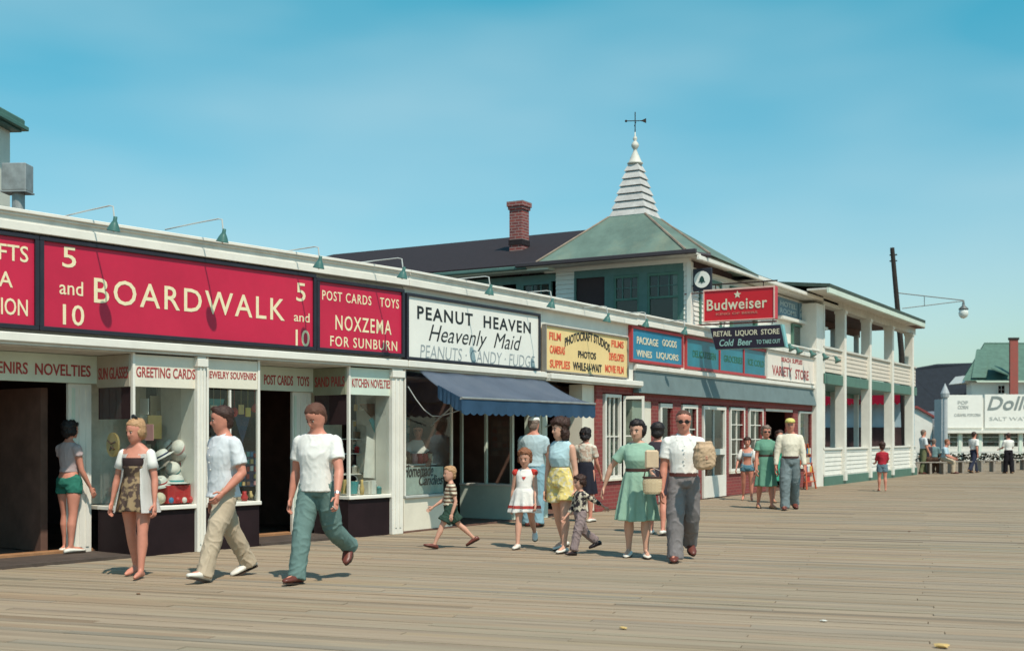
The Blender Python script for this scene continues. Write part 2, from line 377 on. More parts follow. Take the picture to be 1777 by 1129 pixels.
def sign(name, F, u0, u1, z0, z1, v, face, frame, label, fw=.05, group=None, t=.06, framev=.03):
    p = F.pt((u0 + u1) / 2, v, z0); s = thing(name, label, 'sign', p, group=group)
    qbox('panel', F, u0 + fw * .6, u1 - fw * .6, v, v + t, z0 + fw * .6, z1 - fw * .6, face, s)
    b = B()
    box(b, F, u0, u1, v, v + t + framev, z0, z0 + fw, .006); box(b, F, u0, u1, v, v + t + framev, z1 - fw, z1, .006)
    box(b, F, u0, u0 + fw, v, v + t + framev - .002, z0 + fw, z1 - fw, .0); box(b, F, u1 - fw, u1, v, v + t + framev - .002, z0 + fw, z1 - fw, .0)
    obj('frame', b, frame, s)
    s['vf'] = v + t; return s
def lettering(s, F, txt, px0, px1, py0, py1, m, bold=.0, shear=0, arc=None, pxy=None, sp=1.18):
    """fit a line of lettering into the box that starts at (px0,py1) and ends at px1 (tops at py0 on the left)"""
    v = s['vf'] + .001; u0, u1 = F.u(px0, v), F.u(px1, v)
    z1, z0 = F.z(px0, py0, v), F.z(px0, py1, v)
    return text('lettering', txt, F, u0, u1, z0, z1, v, m, s, bold, .003, shear, arc, sp=sp if len(txt) > 3 and not shear else 1)

# ---- five and ten
five = thing('variety_shop', 'long white shop under crimson signs with recessed doors and black window bulkheads', 'shop', FA.pt(FA.u(350), 0, 0))
UA0 = FA.u(-330)
row_shell(FA, UA0, UA1, five); cornice(FA, UA0, UA1, five); moulding(FA, UA0, UA1, five)
ZS, ZT = .60, 2.05                                   # sill, underside of transom
RC = .73
def pilaster(F, px0, px1, v0, v1, z0, z1, parent, m=white, flute=True):
    u0, u1 = F.u(px0, v1), F.u(px1, v1)
    p = qbox('pilaster', F, u0, u1, v0, v1, z0, z1, m, parent, .006)
    if flute:
        w = (u1 - u0)
        for k in (0.24, .62): qbox('flute', F, u0 + w * k, u0 + w * (k + .14), v1 - .01, v1 + .012, z0 + .1, z1 - .12, m, p)
        qbox('capital', F, u0 - .015, u1 + .015, v0, v1 + .03, z1 - .13, z1 - .03, m, p, .006)
    return p
def bay(F, pa, pb, left_return, right_return, parent, back=1.05, mull=(), kw=.035, vb=None, sill=ZS, bulk=blackp, fr=white, zt=ZT, top=2.455):
    """a shop-window bay: bulkhead, corner posts, panes, floor and backing"""
    u0, u1 = F.u(pa), F.u(pb); D = RC
    b = B(); box(b, F, u0 + .002, u1 - .002, -D, -.012, -.02, sill - .05)
    bk = obj('bulkhead', b, bulk, parent)
    qbox('sill', F, u0 - .01, u1 + .01, -D, .03, sill - .05, sill, fr, parent, .006)
    for u, on in ((u0, True), (u1, True)):
        s = 1 if u == u0 else -1; a, c = sorted((u, u + s * kw))
        qbox('corner_post', F, a, c, -.04, .005, sill, top, fr, parent)
    gp = qbox('window_pane', F, u0 + kw, u1 - kw, -.022, -.016, sill, zt, glass, parent)
    for px in mull:
        u = F.u(px); qbox('mullion', F, u - .012, u + .012, -.035, .0, sill, zt, fr, parent)
    if left_return: qbox('side_pane', F, u0 + .008, u0 + .014, -D + .03, -.042, sill, zt, glass, parent)
    if right_return: qbox('side_pane', F, u1 - .014, u1 - .008, -D + .03, -.042, sill, zt, glass, parent)
    else: qbox('side_panel', F, u1 - .03, u1 - .012, -D, -.042, sill, top, grime, parent)
    # backing and ceiling of the display
    qbox('display_back', F, u0 + .02, u1 - .03, -back - .03, -back, sill, 2.3, displaypale, parent)
    qbox('display_floor', F, u0 + .02, u1 - .03, -back, -D, sill - .05, sill - .01, displaypale, parent)
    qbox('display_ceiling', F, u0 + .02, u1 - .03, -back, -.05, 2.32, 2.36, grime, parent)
    if not left_return: qbox('display_side', F, u0 + .012, u0 + .03, -back, -.042, sill, 2.3, displaypale, parent)
    return u0, u1
def transom(F, u0, u1, v0, v1, z0, z1, m, parent, txt, lm, t0=.22, t1=.55, a=.05, b_=.95, name='transom_panel', bold=.012):
    p = qbox(name, F, u0, u1, v0, v1, z0, z1, m, parent, .003)
    if txt:
        h = z1 - z0; w = u1 - u0
        text('lettering', txt, F, u0 + a * w, u0 + b_ * w, z0 + t0 * h, z0 + t1 * h, v1 + .001, lm, p, bold, .004)
    return p
# bay 1 (sun glasses / greeting cards), pilaster, bay 1b, door 2, bay 2
shade = mat('shaded_transom_board', (.40, .36, .29), .7, .15, 4)  # shade on the angled return is put into this darker board colour
b1 = bay(FA, 230, 343, True, False, five)
transom(FA, b1[0] + .036, b1[1] - .0, -.03, -.006, ZT, 2.44, cream, five, 'GREETING CARDS', redletter, .30, .62, .02, .96)
RF = Frame(FA.pt(b1[0] + .005, -RC, 0).xy, FA.th + R(90))          # left return of bay 1: u runs out to the street
qbox('dark_blind', RF, .0, RC - .045, -.012, -.004, 1.66, ZT - .002, mat('maroon_blind', (.05, .022, .025), .8), five)  # dark panel over the upper part of the side window
transom(RF, 0, RC - .045, .0, .02, ZT, 2.44, shade, five, 'SUN GLASSES', redletter, .25, .62, .06, .97)
pilaster(FA, 343, 358, -.3, .05, 0, 2.455, five)
b1b = bay(FA, 358, 451, False, True, five, mull=(400,))
transom(FA, b1b[0], b1b[1] - .036, -.03, -.006, ZT + .02, 2.44, cream, five, 'JEWELRY SOUVENIRS', redletter, .26, .58, .03, .97)
b2 = bay(FA, 605, 681, True, False, five)
transom(FA, b2[0] + .036, b2[1], -.03, -.006, ZT + .0, 2.44, palegreen, five, 'KITCHEN NOVELTIES', redletter, .28, .60, .04, .96)
RF2 = Frame(FA.pt(b2[0] + .005, -RC, 0).xy, FA.th + R(90))
qbox('dark_blind', RF2, .0, RC - .045, -.012, -.004, 1.62, ZT - .002, mat('maroon_blind', 0), five)  # same dark panel at the top of the second side window
transom(RF2, 0, RC - .045, .0, .02, ZT, 2.44, mat('olive_transom_board', (.27, .28, .20), .7, .15, 4), five, 'SAND PAILS', redletter, .30, .68, .06, .97)
pilaster(FA, 681, 700, -.3, .05, 0, 2.455, five)
# recessed doorways
def doorway(F, ua, ub, v, px_l, px_r, parent, txt, t0, t1, zt=2.06, hm=palegreen):
    """ua..ub: clear width between bays; header with lettering; jamb pilaster on the right at px_l..px_r"""
    zt2 = 2.44
    h = qbox('door_header', F, ua, ub, v - .06, v, zt, zt2, hm, parent, .004)
    text('lettering', txt, F, t0, t1, zt + .08, zt + .22, v + .001, redletter, h, .015, .005)
    b = B(); box(b, F, ua, ub, v - .1, .02, .0, .035)
    obj('door_step', b, mat('dark_ramp_boards', (.075, .055, .045), .8, .3, 5, .2), parent, )  # thin dark slab across the floor of the recess
    qbox('door_sill', F, ua, ub, v - .25, v - .102, .0, .07, sillwood, parent, .005)
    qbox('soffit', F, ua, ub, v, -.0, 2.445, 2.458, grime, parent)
ul, ur = FA.u(-330), b1[0]
doorway(FA, ul, ur, -RC, 128, 162, five, 'SOUVENIRS  NOVELTIES', FA.u(-62, -RC), FA.u(157, -RC), 2.10)
j = qbox('door_jamb', FA, FA.u(124, -RC), FA.u(164, -RC) - .0, -RC - .12, -RC - .062, .0, 2.10, white, five, .006)
for k in (.2, .5, .8):
    a_, c_ = FA.u(124, -RC), FA.u(164, -RC); qbox('flute', FA, a_ + (c_ - a_) * k - .02, a_ + (c_ - a_) * k + .02, -RC - .065, -RC - .05, .1, 2.04, palegreen if k == .2 else white, j)
doorway(FA, b1b[1], b2[0], -RC, 510, 545, five, 'POST CARDS   TOYS', FA.u(458, -RC), FA.u(536, -RC), 2.10)
j = qbox('door_jamb', FA, FA.u(513, -RC), FA.u(545, -RC), -RC - .12, -RC - .062, .0, 2.10, white, five, .006)
for k in (.12, .45, .8):
    a_, c_ = FA.u(513, -RC), FA.u(545, -RC); qbox('flute', FA, a_ + (c_ - a_) * k - .02, a_ + (c_ - a_) * k + .02, -RC - .065, -RC - .05, .1, 2.04, palegreen if k == .12 else white, j)
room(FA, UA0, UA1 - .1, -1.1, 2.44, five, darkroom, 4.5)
qbox('shop_floor', FA, UA0, UA1, -6.9, -1.0, .0, .03, brownroom, five)
dd = qbox('open_door', FA, FA.u(48, -1.5), FA.u(60, -1.5), -2.2, -1.2, .04, 2.05, brownroom, five)
qbox('counter', FA, FA.u(-50, -2.5), FA.u(20, -2.5), -3.2, -2.6, .03, .95, brownroom, five)

# signs of the five-and-ten
s0 = sign('shop_sign', FA, FA.u(-330), FA.u(68, .1), 2.63, 3.68, .02, signred, darkframe, 'crimson sign cut by the left edge, with GIFTS and LOTION lettering')
for t, a, b_, y0, y1 in (('GIFTS', -40, 49, 424, 454), ('COLA', -75, 22, 471, 500), ('LOTION', -52, 48, 516, 547)):
    v = s0['vf'] + .001; zz = FA.z(49, y0 + 4, v), FA.z(49, y1 + 2, v)
    text('lettering', t, FA, FA.u(a, v), FA.u(b_, v), zz[1], zz[0], v, gold, s0, .008, .003)
s1 = sign('shop_sign', FA, FA.u(69, .1), FA.u(549, .1), 2.63, 3.68, .02, signred, darkframe, 'long crimson sign reading BOARDWALK between two 5 and 10 numerals')
for a in ((('5', 108, 132, 427, 463)), ('and', 103, 144, 485, 510), ('10', 109, 146, 527, 563), ('BOARDWALK', 163, 494, 481, 525),
          ('5', 514, 530, 490, 522), ('and', 510, 537, 541, 557), ('10', 513, 537, 571, 600)):
    lettering(s1, FA, a[0], a[1], a[2], a[3], a[4], gold, .006 if a[0] != 'and' else .004)
s2 = sign('shop_sign', FA, FA.u(550, .1), FA.u(702, .1), 2.63, 3.64, .02, signred, darkframe, 'small crimson sign advertising post cards, toys and sunburn cream')
for a in (('POST CARDS   TOYS', 559, 692, 503, 520), ('NOXZEMA', 582, 679, 546, 572), ('FOR SUNBURN', 573, 689, 582, 600)):
    lettering(s2, FA, *a, gold, .008)

# ---- peanut shop
nut = thing('candy_shop', 'white candy shop with a blue awning beneath the PEANUT HEAVEN sign', 'shop', FB.pt(UB1 / 2, 0, 0))
row_shell(FB, 0, UB1, nut); cornice(FB, 0, UB1, nut); moulding(FB, 0, UB1, nut)
qbox('fascia', FB, 0, UB1, -.02, .0, 2.592, 3.70, white, nut)
s3 = sign('shop_sign', FB, FB.u(706, .1), FB.u(938, .1), 2.60, 3.60, .02, signwhite, darkframe, 'white black-framed sign reading PEANUT HEAVEN, Heavenly Maid, peanuts, candy and fudge', .045)
lettering(s3, FB, 'PEANUT  HEAVEN', 724, 921, 530, 553, blackletter, .02)
lettering(s3, FB, 'Heavenly  Maid', 744, 905, 562, 600, blackletter, -.004, .35)
lettering(s3, FB, 'PEANUTS · CANDY · FUDGE', 729, 928, 597, 620, mat('grey_outline_lettering', (.33, .36, .37), .5, .1, 10), -.006, .12)
# candy window (front), entrance recess, second bay with return at 807..888
ucw0, ucw1 = FB.u(702), FB.u(786)
qbox('white_bulkhead', FB, ucw0, ucw1, -.9, -.01, 0, .52, cream, nut, .004)
qbox('sill', FB, ucw0, ucw1 + .01, -.9, .035, .52, .56, mat('aluminium_sill', (.4, .42, .4), .4, .1), nut, .006)
qbox('window_pane', FB, ucw0 + .03, ucw1 - .03, -.022, -.016, .56, 2.44, glass, nut)
qbox('corner_post', FB, ucw0, ucw0 + .035, -.04, .0, .56, 2.455, white, nut)
qbox('corner_post', FB, ucw1 - .03, ucw1 + .0, -.04, .0, .56, 2.455, cream, nut)
qbox('display_back', FB, ucw0, ucw1, -.95, -.92, .55, 2.3, mat('teal_grey_display_wall', (.16, .22, .23), .8, .3, 3), nut)
qbox('display_ceiling', FB, ucw0, ucw1, -.92, -.05, 2.33, 2.36, brownroom, nut)
SF = Frame(FB.pt(ucw1, -.95, 0).xy, FB.th)
qbox('entry_wall', FB, ucw1 + .002, ucw1 + .03, -.95, -.05, .0, 2.44, brownroom, nut)
# painted card in the window
cd = tag(qbox('window_card', FB, FB.u(700), FB.u(776), -.10, -.075, .565, .98, mat('pale_green_card', (.36, .42, .37), .6, .2, 5), None), 'pale green painted card reading Homemade Candies at the foot of the candy window', 'card')
for t, a, b_, y0, y1 in (('Homemade', 701, 752, 806, 828), ('Candies', 727, 769, 824, 842)):
    text('lettering', t, FB, FB.u(a, -.07), FB.u(b_, -.07), FB.z(a, y1, -.07), FB.z(a, y0, -.07), -.073, blackletter, cd, .01, .006, .3)
# second bay: its camera-facing return runs from the back of the entry to the front corner
uc2 = FB.u(889)
ex = 1.10
RB = Frame(FB.pt(uc2, -ex, 0).xy, FB.th + R(90))
qbox('counter_front', RB, 0, ex, -.05, .0, 0, .60, palegreen, nut, .004)
qbox('counter_top', RB, 0, ex + .02, -.3, .02, .60, .635, white, nut, .005)
for u in (0.0, .52, ex - .05): qbox('corner_post', RB, u, u + .045, -.05, .0, .635, 2.455, palegreen, nut)
qbox('header', RB, 0, ex, -.06, .0, 2.1, 2.455, grime, nut)
qbox('window_pane', RB, .565, ex - .05, -.03, -.024, .635, 2.1, glass, nut)
for pa, pb in ((889, 984), (984, 1030)):
    ua, ub = FB.u(pa) if pa < 941 else UB1 + FY.u(pa), UB1 + FY.u(pb)
qbox('counter_front', FB, uc2 + .002, UB1 + .2, -.06, .0, 0, .60, palegreen, nut, .004)
qbox('counter_top', FB, uc2, UB1 + .2, -.3, .03, .60, .635, white, nut, .005)
for u in (uc2, uc2 + (UB1 - uc2) * .9): qbox('post', FB, u, u + .06, -.05, .0, .635, 2.455, palegreen, nut)
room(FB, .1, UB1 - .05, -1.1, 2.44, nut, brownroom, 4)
qbox('shop_floor', FB, 0, UB1, -5, .0, -.0, .03, brownroom, nut)
qbox('inner_counter', FB, ucw1 + .2, uc2 - .1, -2.2, -1.6, .03, 1.0, mat('red_brown_counter', (.13, .035, .03), .6, .3, 3), nut)
# awning
aw = thing('awning', 'sloping blue canvas awning with a scalloped valance over the candy shop', 'awning', FB.pt(UB1 / 2, 0, 2.0))
ua, ub = FB.u(714), FB.u(934)
uf0, uf1 = FB.u(801, .98), FB.u(1033, .98)
z_a, z_f = 2.44, FB.z(801, 690, .98)
def awn(name, parent):
    bm = B(); n, k = 48, 10; grid = []
    for j in range(k + 1):
        t = j / k; row = []
        for i in range(n + 1):
            s = i / n; u = (ua + (uf0 - ua) * t) * (1 - s) + (ub + (uf1 - ub) * t) * s
            sag = -.05 * sin(pi * t) * (1 + .3 * cos(s * 2 * pi * 5)) + .006 * sin(s * 31 + t * 4)
            row.append(bm.verts.new(FB.pt(u, .14 + (.98 - .14) * t, z_a + (z_f - z_a) * t + sag)))
        grid.append(row)
    for a, b in zip(grid, grid[1:]):
        for i in range(n): bm.faces.new([a[i], a[i + 1], b[i + 1], b[i]])
    bmesh.ops.solidify(bm, geom=bm.faces[:], thickness=.006)
    return obj(name, bm, canvas, parent, smooth=True)
awn('canopy', aw)
def valance(parent, p0, p1, h, name='valance', m=canvas, scal=.20):
    bm = B(); p0, p1 = Vector(p0), Vector(p1); Ln = (p1 - p0).length; n = int(Ln / scal) * 6; A = []; Bb = []
    dr = (p1 - p0).normalized(); nr = dr.cross(Vector((0, 0, 1)))
    for i in range(n + 1):
        s = i / n; q = p0 + (p1 - p0) * s; w = .012 * sin(s * 40) + .008 * sin(s * 17)
        A.append(bm.verts.new(q)); Bb.append(bm.verts.new(q + nr * w - Vector((0, 0, h * (.86 + .14 * abs(sin(pi * i / 6)))))))
    for i in range(n): bm.faces.new([A[i], A[i + 1], Bb[i + 1], Bb[i]])
    bmesh.ops.solidify(bm, geom=bm.faces[:], thickness=.004)
    return obj(name, bm, m, parent)
vmat = mat('blue_valance_canvas', (.06, .14, .25), .85, .16, 2, .25, 90)
valance(aw, FB.pt(uf0, .98, z_f), FB.pt(uf1, .98, z_f), .25, m=vmat)
valance(aw, FB.pt(uf0, .98, z_f), FB.pt(ua + (uf0 - ua) * .45, .14 + .84 * .45, z_a + (z_f - z_a) * .45 - .03), .22, m=vmat)
for u0_, u1_ in ((ua + .15, uf0), (ub - .1, uf1)):
    b = B(); tube(b, [FB.pt(u0_ + .3, .03, 1.62), FB.pt(u1_, .97, z_f - .01)], .012, 6); obj('support_arm', b, metal, aw)
b = B(); tube(b, [FB.pt(uf0, .98, z_f), FB.pt(uf1, .98, z_f)], .018, 8); obj('front_bar', b, metal, aw)
b = B(); tube(b, [FB.pt(ucw0 + .02, .05, 2.2)] + [FB.pt(ucw0 + .02 + t * .6, .05 + t * .3, 2.2 - .45 * sin(pi * t * .7) ) for t in (.2, .4, .6, .8)] + [FB.pt(ucw0 + 1.1, .6, 1.95)], .008, 5); obj('cord', b, pipem, aw)

# ---- photo shop
pho = thing('photo_shop', 'white and red photo shop under the yellow PHOTOCRAFT STUDIOS sign', 'shop', FY.pt(UY1 / 2, 0, 0))
row_shell(FY, 0, UY1, pho); cornice(FY, 0, UY1, pho); moulding(FY, 0, UY1 + .12, pho, 2.44, 2.57, .2)
qbox('fascia', FY, 0, UY1 + .03, -.02, .004, 2.572, 3.70, white, pho)
s4 = sign('shop_sign', FY, FY.u(946, .1), FY.u(1090, .1), 2.60, 3.44, .03, yellow, mat('grey_sign_frame', (.25, .23, .2), .5), 'yellow PHOTOCRAFT STUDIOS sign with red film and camera lettering', .03)
v4 = s4['vf'] + .001
for t, a, b_, y0, y1, m, ar in (('FILM', 953, 973, 577, 590, orangeletter, 0), ('CAMERAS', 954, 980, 600, 614, orangeletter, 0), ('SUPPLIES', 954, 989, 625, 639, orangeletter, 0),
                    ('FILMS', 1061, 1082, 591, 603, orangeletter, 0), ('DEVELOPED', 1057, 1083, 613, 626, orangeletter, 0), ('MOVIE FILM', 1050, 1082, 634, 647, orangeletter, 0),
                    ('PHOTOCRAFT STUDIOS', 980, 1058, 592, 607, blackletter, .17), ('PHOTOS', 1003, 1034, 610, 622, blackletter, 0), ('WHILE-U-WAIT', 994, 1044, 630, 644, blackletter, 0)):
    text('lettering', t, FY, FY.u(a, v4), FY.u(b_, v4), FY.z((a + b_) / 2, y1, v4), FY.z((a + b_) / 2, y0, v4), v4, m, s4, .02, .006, 0, ar)
pilaster(FY, 1035, 1046, -.35, .03, 0, 2.43, pho, redp, False)
pilaster(FY, 941, 950, -.35, .02, 0, 2.43, pho, palegreen, False)
qbox('white_wall_panel', FY, FY.u(1012), FY.u(1035), -.3, -.02, 0, 2.43, cream, pho)
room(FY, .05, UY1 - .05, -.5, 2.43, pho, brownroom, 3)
qbox('shop_floor', FY, 0, UY1, -3.5, .0, 0, .03, brownroom, pho)
def glazed(F, px0, px1, z0, z1, v, parent, name='window', m=white, cols=2, rows=3, fw=.055, ft=.05, panel=0):
    """framed window or glazed door with muntins and panes"""
    u0, u1 = F.u(px0, v), F.u(px1, v)
    w = B(); box(w, F, u0, u1, v - .03, v + ft, z1 - fw, z1); box(w, F, u0, u1, v - .03, v + ft, z0, z0 + fw + panel)
    box(w, F, u0, u0 + fw, v - .03, v + ft - .002, z0 + fw + panel, z1 - fw); box(w, F, u1 - fw, u1, v - .03, v + ft - .002, z0 + fw + panel, z1 - fw)
    a, b, c, d = u0 + fw, u1 - fw, z0 + fw + panel, z1 - fw
    o = obj(name, w, m, parent)
    for i in range(1, cols):
        u = a + (b - a) * i / cols; qbox('muntin', F, u - .012, u + .012, v - .02, v + .02, c, d, m, o)
    for j in range(1, rows):
        z = c + (d - c) * j / rows
        for i in range(cols):
            ua_, ub_ = a + (b - a) * i / cols + (.013 if i else 0), a + (b - a) * (i + 1) / cols - (.013 if i < cols - 1 else 0)
            qbox('muntin', F, ua_, ub_, v - .018, v + .018, z - .011, z + .011, m, o)
    qbox('pane', F, a, b, v - .012, v - .006, c, d, wglass, o)
    return o
glazed(FY, 1047, 1075, .62, 2.28, -.03, pho, cols=3, rows=2, fw=.06)
qbox('red_bulkhead', FY, FY.u(1046), UY1, -.3, .0, 0, .58, redp, pho, .004)
qbox('window_ledge', FY, FY.u(1046), UY1, -.3, .05, .582, .62, cream, pho)
qbox('red_header', FY, FY.u(1046), UY1, -.28, -.0, 2.30, 2.438, redp, pho)
# casement standing open
cf = Frame(FY.pt(FY.u(1082), .0, 0).xy, FY.th + R(70)); w = B()
for a, b, c, d in ((0, .42, .66, .72), (0, .42, 2.2, 2.26), (0, .05, .72, 2.2), (.37, .42, .72, 2.2)): box(w, cf, a, b, 0, .04, c, d)
o = obj('open_casement', w, white, pho); qbox('pane', cf, .05, .37, .015, .02, .72, 2.2, wglass, o); qbox('muntin', cf, .05, .37, .008, .028, 1.45, 1.475, white, o)

# ---- liquor store
liq = thing('liquor_shop', 'red wooden liquor and variety shopfront with white framed doors and grey canvas band', 'shop', FC.pt(UC1 / 2, 0, 0))
row_shell(FC, 0, UC1, liq, zt=3.86, back=.04)
cornice(FC, 0, UC1, liq, 3.72); moulding(FC, .03, UC1, liq, 2.80, 2.92, .1)
qbox('fascia', FC, .0, UC1, -.04, -.003, 2.92, 3.72, white, liq)
b = B()
for i in range(9): box(b, FC, .05, UC1 - .25, .002 - i * .0, .04 + .012 * i, 2.795 - (i + 1) * .05, 2.797 - i * .05)
tag(obj('canvas_band', b, greyband, liq), kind='stuff')
qbox('red_frieze', FC, 0, UC1 - .25, -.28, .02, 2.19, 2.343, redp, liq, .004)
qbox('upper_backing', FC, 0, UC1, -.28, -.002, 2.345, 2.8, redp, liq)
sb = sign('shop_sign', FC, FC.u(1096, .08), FC.u(1186, .08), 2.96, 3.70, .0, bluesign, mat('red_sign_frame', (.42, .045, .05), .5, .1), 'blue red-framed sign with cream PACKAGE GOODS WINES LIQUORS lettering', .06)
vb = sb['vf'] + .001
for t, a, b_, y0, y1 in (('PACKAGE', 1105, 1142, 583, 596), ('GOODS', 1149, 1174, 588, 600), ('WINES', 1104, 1131, 606, 618), ('LIQUORS', 1139, 1177, 610, 623)):
    text('lettering', t, FC, FC.u(a, vb), FC.u(b_, vb), FC.z(a, y1, vb), FC.z(a, y0, vb), vb, creamletter, sb, .02, .006)
st = thing('teal_sign', 'long dark teal glass sign in three red framed panels beside the blue sign', 'sign', FC.pt(FC.u(1260), 0, 3))
for a, b_ in ((1191, 1249), (1249, 1291), (1291, 1329)):
    fr = qbox('panel', FC, FC.u(a, .05) + .04, FC.u(b_, .05) - .02, .0, .03, 3.02, 3.64, tealpanel, st)
    w = B(); ua_, ub_ = FC.u(a, .05), FC.u(b_, .05)
    box(w, FC, ua_, ub_, 0, .055, 2.96, 3.02); box(w, FC, ua_, ub_, 0, .055, 3.64, 3.70); box(w, FC, ua_, ua_ + .05, 0, .053, 3.02, 3.64)
    obj('frame', w, mat('red_sign_frame', 0), st)
fadedg = mat('faded_green_lettering', (.03, .13, .06), .5)
for a, b_, t in ((1200, 1240, 'DELICATESSEN'), (1254, 1286, 'GROCERIES'), (1296, 1324, 'ICE COLD')):
    text('lettering', t, FC, FC.u(a), FC.u(b_), 3.24, 3.40, .031, fadedg, st, .01, .004)
sv = sign('shop_sign', FC, FC.u(1330, .06), FC.u(1420, .06), 2.95, 3.71, .0, mat('pinkish_white_sign', (.76, .68, .60), .5, .06, 2), white, 'pinkish white VARIETY STORE sign with faded red lettering', .03)
vv = sv['vf'] + .001
for t, a, b_, y0, y1 in (('BEACH', 1356, 1372, 619, 627), ('SUPPLIES', 1375, 1392, 622, 630), ('VARIETY', 1340, 1374, 633, 650), ('STORE', 1380, 1403, 640, 657)):
    text('lettering', t, FC, FC.u(a, vv), FC.u(b_, vv), FC.z(a, y1, vv), FC.z(a, y0, vv), vv, redletter, sv, .015, .006)
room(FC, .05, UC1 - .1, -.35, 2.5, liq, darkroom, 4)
qbox('shop_floor', FC, 0, UC1, -4.5, .0, 0, .03, brownroom, liq)
def rp(a, b): qbox('red_pier', FC, FC.u(a), FC.u(b), -.25, .0, 0, 2.188, redp, liq, .004)
def rb(a, b):
    qbox('red_bulkhead', FC, FC.u(a), FC.u(b), -.25, -.01, 0, .55, redp, liq, .004); qbox('window_ledge', FC, FC.u(a), FC.u(b), -.2, .04, .552, .59, cream, liq)
qbox('white_wall_panel', FC, FC.u(1099), FC.u(1132), -.2, -.03, .59, 2.188, cream, liq); rb(1099, 1132)
rp(1132, 1143); glazed(FC, 1143, 1168, .05, 2.16, -.06, liq, 'door', cols=1, rows=1, fw=.09, panel=.5)
rp(1168, 1182); glazed(FC, 1182, 1208, .6, 2.16, -.04, liq, cols=2, rows=3, fw=.08); rb(1182, 1208)
rp(1208, 1218); d2 = glazed(FC, 1218, 1257, .03, 2.16, -.03, liq, 'door', cols=2, rows=1, fw=.08, panel=.42)
for k in (.42, .58):
    a, b_ = FC.u(1218, -.03), FC.u(1257, -.03); qbox('crossbar', FC, a + .08, b_ - .08, -.03, .02, 1.02, 1.16, white, d2)
    break
rp(1257, 1265); glazed(FC, 1265, 1290, .6, 2.16, -.04, liq, cols=2, rows=4, fw=.06); rb(1265, 1290)
rp(1290, 1298); glazed(FC, 1298, 1322, .6, 2.16, -.04, liq, cols=2, rows=4, fw=.06); rb(1298, 1322)
rp(1322, 1329); qbox('door_header', FC, FC.u(1329), FC.u(1377), -.2, -.02, 2.12, 2.188, white, liq)
rp(1377, 1385); glazed(FC, 1385, 1408, .6, 2.16, -.04, liq, cols=1, rows=1, fw=.05); rb(1385, 1408)
rp(1408, 1413)
qbox('corner_board', FC, UC1 - .02, UC1 + .10, -.4, .06, 0, 3.9, white, liq, .006)

# ---- gooseneck lamps over the signs
def lamp_shape(n='gooseneck_lamp'):
    t = thing(n, 'x', 'lamp')
    b = B(); tube(b, [(-1.3, 0, .27), (-.6, 0, .285), (-.1, 0, .29), (-.02, 0, .27), (0, 0, .12)], .011, 6); obj('arm', b, pipem, t, local=True)
    b = B(); M = Matrix.Rotation(R(14), 3, 'Y')
    lathe(b, [(.02, .13), (.026, .125), (.028, .07), (.045, .04), (.065, 0), (.088, -.06), (.092, -.07), (.08, -.065), (.01, -.0)], n=16, M=M); obj('shade', b, lampgreen, t, local=True, smooth=True)
    b = B(); ball(b, M @ Vector((0, 0, -.045)), .035, 1, 1, 1.2, 1); obj('bulb', b, mat('frosted_bulb', (.6, .58, .5), .3), t, local=True, smooth=True)
    return t
def dup(o, parent=None):
    c = o.copy(); C.objects.link(c); c.parent = parent
    for k in o.children: dup(k, c)
    return c
LP = lamp_shape()
spots = [(FA, 198, 392, 'gooseneck lamp above the first 5 and the BO of the BOARDWALK sign'), (FA, 387, 412, 'gooseneck lamp above the WALK letters of the BOARDWALK sign'),
         (FA, 554, 458, 'gooseneck lamp above the gap between the BOARDWALK and post cards signs'), (FB, 699, 476, 'gooseneck lamp above the left corner of the PEANUT HEAVEN sign'),
         (FB, 850, 505, 'gooseneck lamp above the middle of the PEANUT HEAVEN sign'), (FY, 957, 528, 'gooseneck lamp above the left corner of the yellow sign'),
         (FY, 1054, 553, 'gooseneck lamp above the right side of the yellow sign'), (FC, 1121, 562, 'gooseneck lamp above the blue package goods sign'), (FC, 1188, 575, 'gooseneck lamp above the join of the blue and teal signs')]
for i, (F, px, py, lab) in enumerate(spots):
    o = LP if i == 0 else dup(LP); v = .62
    o.location = F.pt(F.u(px, v), v, F.z(px, py, v)); o.rotation_euler = (0, 0, -F.th); o.scale = (.9, .82, .82); o['label'] = lab; o['group'] = 'gooseneck lamps over the shop signs'
# floodlights over the variety sign
def flood(px, py, i, lab):
    global FLD
    if i == 0:
        FLD = thing('floodlight', 'x', 'lamp')
        b = B(); lathe(b, [(.02, .10), (.04, .08), (.05, 0), (.10, -.07), (.105, -.09), (.02, -.07)], n=12, M=Matrix.Rotation(R(-30), 3, 'Y')); obj('shade', b, lampgreen, FLD, local=True, smooth=True)
        b = B(); tube(b, [(-.35, 0, .05), (-.1, 0, .12), (0, 0, .09)], .012, 6); obj('bracket', b, pipem, FLD, local=True)
        o = FLD
    else: o = dup(FLD)
    F = FC if px < 1410 else WF; v = .35 if px < 1410 else -9.75
    o.location = F.pt(F.u(px, v), v, F.z(px, py, v)); o['label'] = lab; o['group'] = 'small green floodlights above the variety sign'
for i, (px, py, lab) in enumerate(((1372, 602, 'small green floodlight left above the VARIETY letters'), (1385, 608, 'small green floodlight above the middle of the variety sign'), (1409, 613, 'small green floodlight over the right corner of the variety sign'),
                   (1431, 618, 'small green floodlight at the left end of the porch'), (1452, 623, 'rightmost small green floodlight, in front of the first porch column'))):
    flood(px, py, i, lab)
